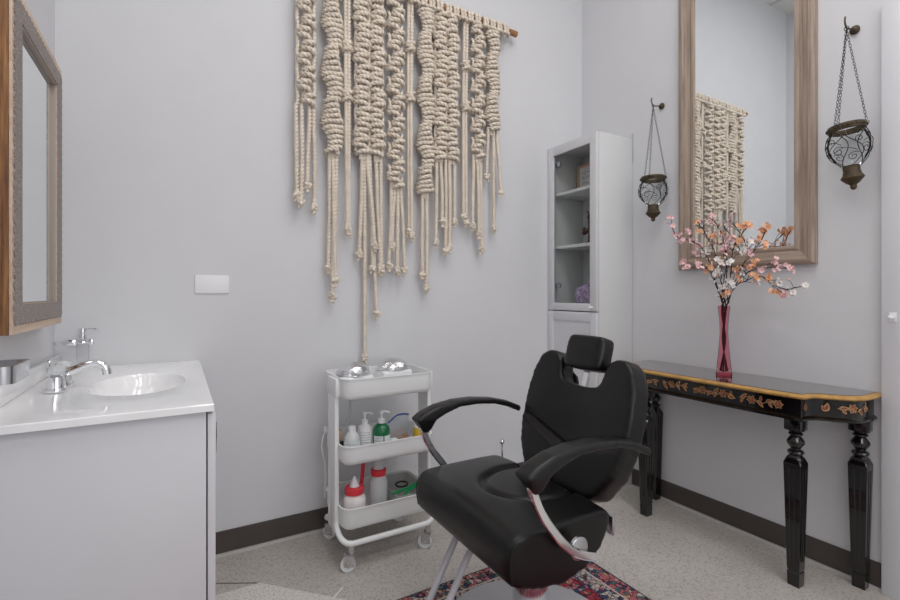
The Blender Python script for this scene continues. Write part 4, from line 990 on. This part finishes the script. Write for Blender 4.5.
# bottles of the bottom tray
Z3 = T3 + .0045
for i, (c, h, lab) in enumerate((((.648, 1.925), .105, 'squeeze bottle with bright red collar and cone tip, left in the bottom tray'), ((.768, 1.955), .145, 'taller squeeze bottle with red collar and wide cloudy nozzle, in the bottom tray'))):
    bt = thing('squeeze_bottle', lab, 'bottle', (*c, Z3), 'red-collared squeeze bottles'); bt.scale = (1.18, 1.18, 1.1)
    r = .040 if i == 0 else .034
    obj('body', MB().lathe([(.001, Z3), (r - .002, Z3 + .001), (r, Z3 + .01), (r, Z3 + h * .8), (r - .006, Z3 + h * .93), (r - .012, Z3 + h)], (*c, 0), 28), TISSUE if i == 0 else MILKY, bt)
    obj('collar', MB().lathe([(r - .012, Z3 + h - .002), (r - .006, Z3 + h), (r - .005, Z3 + h + .022), (r - .010, Z3 + h + .025), (.012, Z3 + h + .026)], (*c, 0), 24), RED, bt)
    if i == 0: obj('nozzle', MB().lathe([(.018, Z3 + h + .026), (.015, Z3 + h + .033), (.004, Z3 + h + .062), (.001, Z3 + h + .063)], (*c, 0), 16), WPLAS, bt)
    else: obj('nozzle', MB().lathe([(.021, Z3 + h + .026), (.019, Z3 + h + .040), (.022, Z3 + h + .062), (.020, Z3 + h + .075), (.001, Z3 + h + .076)], (*c, 0), 18), MILKY, bt)
tag(obj('red_brush_handle', MB().tube(smooth_path([(.700, 2.01, Z3 + .004), (.704, 2.0, Z3 + .10), (.708, 1.995, Z3 + .16), (.712, 1.99, Z3 + .235)], .02), .009, 12, flat=.6), RED), 'upright red handle between the two squeeze bottles', 'brush')
m = MB(); L = []
for (ins_, z) in ((.004, 0), (0, .006), (-.004, .080), (-.001, .080), (.003, .008), (.006, .004)):
    L.append([(x_, y_, Z3 + z) for x_, y_ in rrect(.825 + ins_, .975 - ins_, 1.87 + ins_, 2.11 - ins_, .02)])
n = len(L[0]); m.add([p for r_ in L for p in r_], [(r * n + k, r * n + (k + 1) % n, (r + 1) * n + (k + 1) % n, (r + 1) * n + k) for r in range(5) for k in range(n)] + [tuple(range(n)), tuple(5 * n + k for k in range(n))])
tag(obj('plastic_bin', m, mat('cloudy_bin', srgb(205, 206, 202), .35, alpha=.6)), 'open cloudy plastic bin in the bottom tray', 'bin')
m = MB().tube(smooth_path([(.812, 1.90, Z3 + .083), (.85, 1.905, Z3 + .086), (.91, 1.92, Z3 + .088), (.965, 1.95, Z3 + .092)], .01), .006, 8, flat=.6)
m.tube(smooth_path([(.835, 1.862, Z3 + .060), (.86, 1.885, Z3 + .07), (.90, 1.91, Z3 + .080), (.95, 1.93, Z3 + .085)], .01), .006, 8, flat=.6)
tag(obj('tweezers', m, GREENP), 'bright green plastic tongs lying over the cloudy bin', 'tongs')
tag(obj('cable_coil', MB().tube([(.885 + .028 * cos(a), 1.965 + .02 * sin(a), Z3 + .089 + .004 * sin(a)) for a in [2 * pi * k / 24 for k in range(24)]], .004, 8, closed=True), BLACKP), 'small black coil behind the green tongs', 'cable')
# cable dangling from the top tray
cb_ = smooth_path([(.645, 1.99, T1 - .001), (.648, 1.99, .66), (.655, 1.988, .63), (.652, 1.985, .59), (.628, 1.98, .56), (.612, 1.975, .545)], .01)
tag(obj('cable', MB().tube(cb_, .002, 6).tube(smooth_path([(.675, 1.99, T1 - .001), (.672, 1.99, .675), (.658, 1.988, .655), (.650, 1.99, .67), (.652, 1.99, T1 - .001)], .008), .0018, 6).tube([(.650, 1.992, T1 - .001), (.650, 1.992, Z2 + .005)], .0014, 6), GREYM), 'thin grey cable dangling below the top tray', 'cable')
wc = smooth_path([(.570, 2.085, .52), (.561, 2.085, .50), (.553, 2.085, .47), (.552, 2.085, .44), (.561, 2.085, .40), (.567, 2.085, .37), (.567, 2.085, .30), (.565, 2.085, .22)], .01)
tag(obj('power_cord', MB().tube(wc, .003, 8).box(.562, .575, 2.075, 2.095, .515, .535, .002), WPLAS), 'white power cord looping along the cart\'s left side', 'cord')

# ================================================================== BARBER CHAIR
bc = thing('barber_chair', 'black padded barber chair with chrome arms and adjustable headrest', 'chair', (.99, 1.18, .0085))
PX, PY = .99, 1.185; ZR = .0085
obj('base_disc', MB().lathe([(.001, ZR), (.288, ZR), (.294, ZR + .006), (.293, ZR + .016), (.27, ZR + .026), (.15, ZR + .034), (.075, ZR + .040), (.001, ZR + .042)], (PX, PY, 0), 72), GREYM, bc, angle=50)
obj('hydraulic_column', MB().lathe([(.062, ZR + .040), (.062, .052), (.057, .056), (.057, .255), (.052, .258), (.034, .259), (.034, .33), (.001, .331)], (PX, PY, 0), 40), CHROME, bc)
obj('seat_bracket', MB().box(PX - .13, PX + .10, PY - .12, PY + .12, .325, .36, .006).box(PX - .10, PX + .06, PY - .05, PY + .05, .30, .33, .005), BLACKP, bc)
SYC, SH_ = 1.180, .266
prof_s = [(.700, .505), (.697, .47), (.700, .425), (.712, .402), (.79, .376), (.88, .364), (.96, .382), (1.02, .425), (1.050, .475), (1.055, .508), (1.04, .524), (.96, .528), (.80, .528), (.725, .524)]
m = MB().prism(prof_s, lambda u, v, t: (u, SYC + t, v), -SH_, SH_)
def seat_warp(p):
    x_, y_, z_ = p; d = y_ - SYC
    if z_ > .47:
        k = min(1, (z_ - .47) / .04)
        # recessed sitting area behind a horseshoe crease
        fx = (x_ - .86); r = math.sqrt((fx / .20) ** 2 + (d / .17) ** 2) if fx < 0.0 else abs(d) / .17
        if True:
            s_ = 1 / (1 + math.exp((r - .62) * 14)) if fx > -.2 else 0
            rr = math.sqrt(((x_ - .98) / .165) ** 2 + ((d + .01) / .13) ** 2)
            s_ = 1 / (1 + math.exp((rr - 1) * 9)); g_ = math.exp(-((rr - 1.0) / .075) ** 2)
            z_ += k * (-.008 * s_ - .013 * g_)
        # waterfall front and crown
        z_ += k * (.012 * (1 - (d / SH_) ** 2))
    # pull the front face sideways taper
    y_ = SYC + d * (1 - .05 * max(0, (.74 - x_) / .05))
    return Vector((x_, y_, z_))
cushion('seat', m, LEATH, bc, .0075, 9, seat_warp)
for s in (-1, 1):
    y_ = SYC + s * (SH_ - .0065)
    pts = [(1.040, y_, .512), (1.0, y_, .517), (.9, y_, .518), (.80, y_, .518), (.745, y_, .516), (.718, y_, .505), (.707, y_, .485), (.705, y_, .45), (.711, y_, .41)]
    obj('piping', MB().tube(smooth_path(pts, .012), .0028, 8), LEATH2, bc)
# backrest: outline in the plane of the back (v across, w up)
TILT = radians(16); BO = Vector((1.078, 1.165, .475))
hb = [(0, 0), (.09, 0), (.162, .03), (.214, .11), (.236, .20), (.240, .29), (.231, .38), (.206, .442), (.172, .466), (.140, .466), (.112, .450), (.098, .425), (.092, .385), (.080, .368), (.05, .360), (0, .358)]
ol = hb + [(-a, b) for a, b in hb[::-1][1:-1]]
def B3(v, w_, t):   # t = thickness direction (0 = front)
    return BO + Vector((w_ * sin(TILT) + t * cos(TILT), v, w_ * cos(TILT) - t * sin(TILT)))
m = MB().prism(ol, B3, .0, .075)
def back_warp(p):
    q = p - BO; w_ = q.x * sin(TILT) + q.z * cos(TILT); t = q.x * cos(TILT) - q.z * sin(TILT); v = q.y
    f = max(0, 1 - t / .035) if t < .035 else 0
    # V shaped crease: a diagonal fold from each side to the middle, plus a puffed lumbar below
    ln = w_ - (.20 - .28 * (abs(v + .02)) ** 1.0 * -.35)
    cr = math.exp(-(((w_ - (.150 + .30 * abs(v))) / .013) ** 2)) * (1 if abs(v) < .2 else math.exp(-((abs(v) - .2) / .03) ** 2))
    lo = 1 / (1 + math.exp((w_ - (.150 + .30 * abs(v))) * 60))
    t += f * (.016 * cr - .016 * lo * (1 - (v / .27) ** 2) + .010 * (1 - lo) * math.exp(-(v / .12) ** 2))
    t += .10 * v * v * 1.1 * -1 * f     # sides wrap forward a little
    return B3(v, w_, t)
bk = cushion('backrest', m, LEATH, bc, .007, 14, back_warp)
# side seams on the backrest (stitched band)
for s in (-1, 1):
    pts = [B3(s * (a - .012), b, .016) for a, b in [(.150, .045), (.198, .12), (.226, .20), (.233, .29), (.221, .37), (.197, .428), (.170, .446), (.145, .447)]]
    obj('seam', MB().tube(smooth_path(pts, .01), .0022, 6), LEATH2, bk)
obj('back_shell', MB().prism([(a * .8, b * .8 + .03) for a, b in ol], B3, .080, .092, .003), BLACKP, bc)
# headrest
hr = [(-.088, .375 + .015), (.088, .375 + .015), (.092, .52), (.08, .535), (-.08, .535), (-.092, .52)]
m = MB().prism([(-.084, .418), (.084, .418), (.084, .512), (.074, .533), (-.074, .533), (-.084, .512)], B3, -.006, .060)
def head_warp(p):
    q = p - BO; w_ = q.x * sin(TILT) + q.z * cos(TILT); t = q.x * cos(TILT) - q.z * sin(TILT); v = q.y
    t -= .004 * (1 - (v / .09) ** 2); w_ -= .006 * (1 - (v / .09) ** 2) * (1 if w_ < .46 else 0)
    return B3(v, w_, t)
hd = cushion('headrest', m, LEATH, bc, .006, 34, head_warp)
for dt in (-.067, -.072):
    pts = [B3(dt, a, b) for a, b in [(.425, .003), (.45, -.0045), (.49, -.0045), (.515, .002), (.525, .014), (.526, .035)]]
    obj('seam', MB().tube(smooth_path(pts, .01), .0011, 5), LEATH2, hd)
m = MB().prism([(-.014, .30), (.014, .30), (.014, .45), (-.014, .45)], B3, .034, .040, .001); obj('headrest_bar', m, CHROME, bc)
# arms: pad, chrome flat post
def arm(s, yc):
    cx_ = [(.700, .706), (.725, .722), (.78, .741), (.85, .751), (.93, .751), (1.01, .742), (1.08, .725), (1.140, .700), (1.146, .688), (1.136, .678)]
    lo = [(1.09, .700), (1.02, .721), (.94, .730), (.87, .729), (.81, .712), (.772, .694), (.758, .664), (.746, .652), (.728, .654), (.712, .678), (.700, .695)]
    m = MB().prism(cx_ + lo, lambda u, v, t: (u, yc + t, v), -.027, .027)
    def wp(p):
        x_, y_, z_ = p; f = 1 - .25 * max(0, (x_ - .95) / .2) - .55 * max(0, (.70 - z_) / .05) * (1 if x_ < .80 else 0)
        return Vector((x_, yc + (y_ - yc) * f, z_ - 2.5 * (y_ - yc) ** 2))
    pad = cushion('armrest_pad', m, ARMP, bc, .005, 5, wp)
    pts = smooth_path([(.728, yc, .672), (.742, yc, .632), (.765, yc, .588), (.795, yc, .547), (.830, yc, .507), (.865, yc, .478), (.905, yc, .457), (.940, yc, .444)], .012)
    m = MB(); vs = []; n = len(pts); sec = [(-.011, -.004), (-.008, -.0065), (.008, -.0065), (.011, -.004), (.011, .004), (.008, .0065), (-.008, .0065), (-.011, .004)]
    for i, p in enumerate(pts):
        t = (pts[min(i + 1, n - 1)] - pts[max(i - 1, 0)]).normalized(); nn = Vector((-t.z, 0, t.x))
        for a, b in sec: vs.append(p + Vector((0, 1, 0)) * b * 1.2 + nn * a)
    m.add(vs, [(i * 8 + k, i * 8 + (k + 1) % 8, (i + 1) * 8 + (k + 1) % 8, (i + 1) * 8 + k) for i in range(n - 1) for k in range(8)] + [tuple(range(8)), tuple((n - 1) * 8 + k for k in range(8))])
    obj('arm_post', m, CHROME, bc)
    yd = SYC + s * (SH_ - .003)
    obj('pivot_disc', MB().lathe([(.001, -.004), (.030, -.004), (.030, .004), (.026, .006), (.001, .006)], (.892, yc - s * .010, .474), 28, M=Matrix.Rotation(pi / 2, 3, 'X')), STEEL, bc)
arm(-1, .868); arm(1, 1.444)
# footrest frame
m = MB()
for y_ in (1.30, 1.215):
    m.tube([(PX - .10, y_, .355), (.81, y_, .350), (.775, y_, .335), (.625, y_, .075)], .0105, 12)
obj('footrest_tube', m, GREYM, bc)
obj('footrest_bar', MB().tube([(.62, 1.02, .085), (.62, 1.40, .085)], .014, 14).box(.585, .655, 1.10, 1.34, .092, .104, .003), BLACKP, bc)
# recline lever
obj('recline_lever', MB().tube(smooth_path([(1.02, 1.30, .375), (1.06, 1.44, .378), (1.085, 1.468, .40), (1.085, 1.468, .55)], .02), .0038, 8).ball((1.085, 1.468, .556), .0105, 14, 10), CHROME, bc)
obj('back_bracket', MB().box(1.06, 1.10, PY - .02, PY + .02, .335, .50, .003, mat=Matrix.Rotation(-.2, 4, 'Y')), STEEL, bc)
obj('back_bracket', MB().box(1.185, 1.196, 1.02, 1.045, .365, .425, .002), STEEL, bc)
0 and obj('pump_lever', MB().tube(smooth_path([(PX + .05, PY - .02, .16), (PX + .16, PY - .06, .15), (PX + .24, PY - .10, .12)], .02), .007, 10).box(PX + .22, PX + .27, PY - .125, PY - .085, .11, .122, .003), CHROME, bc)
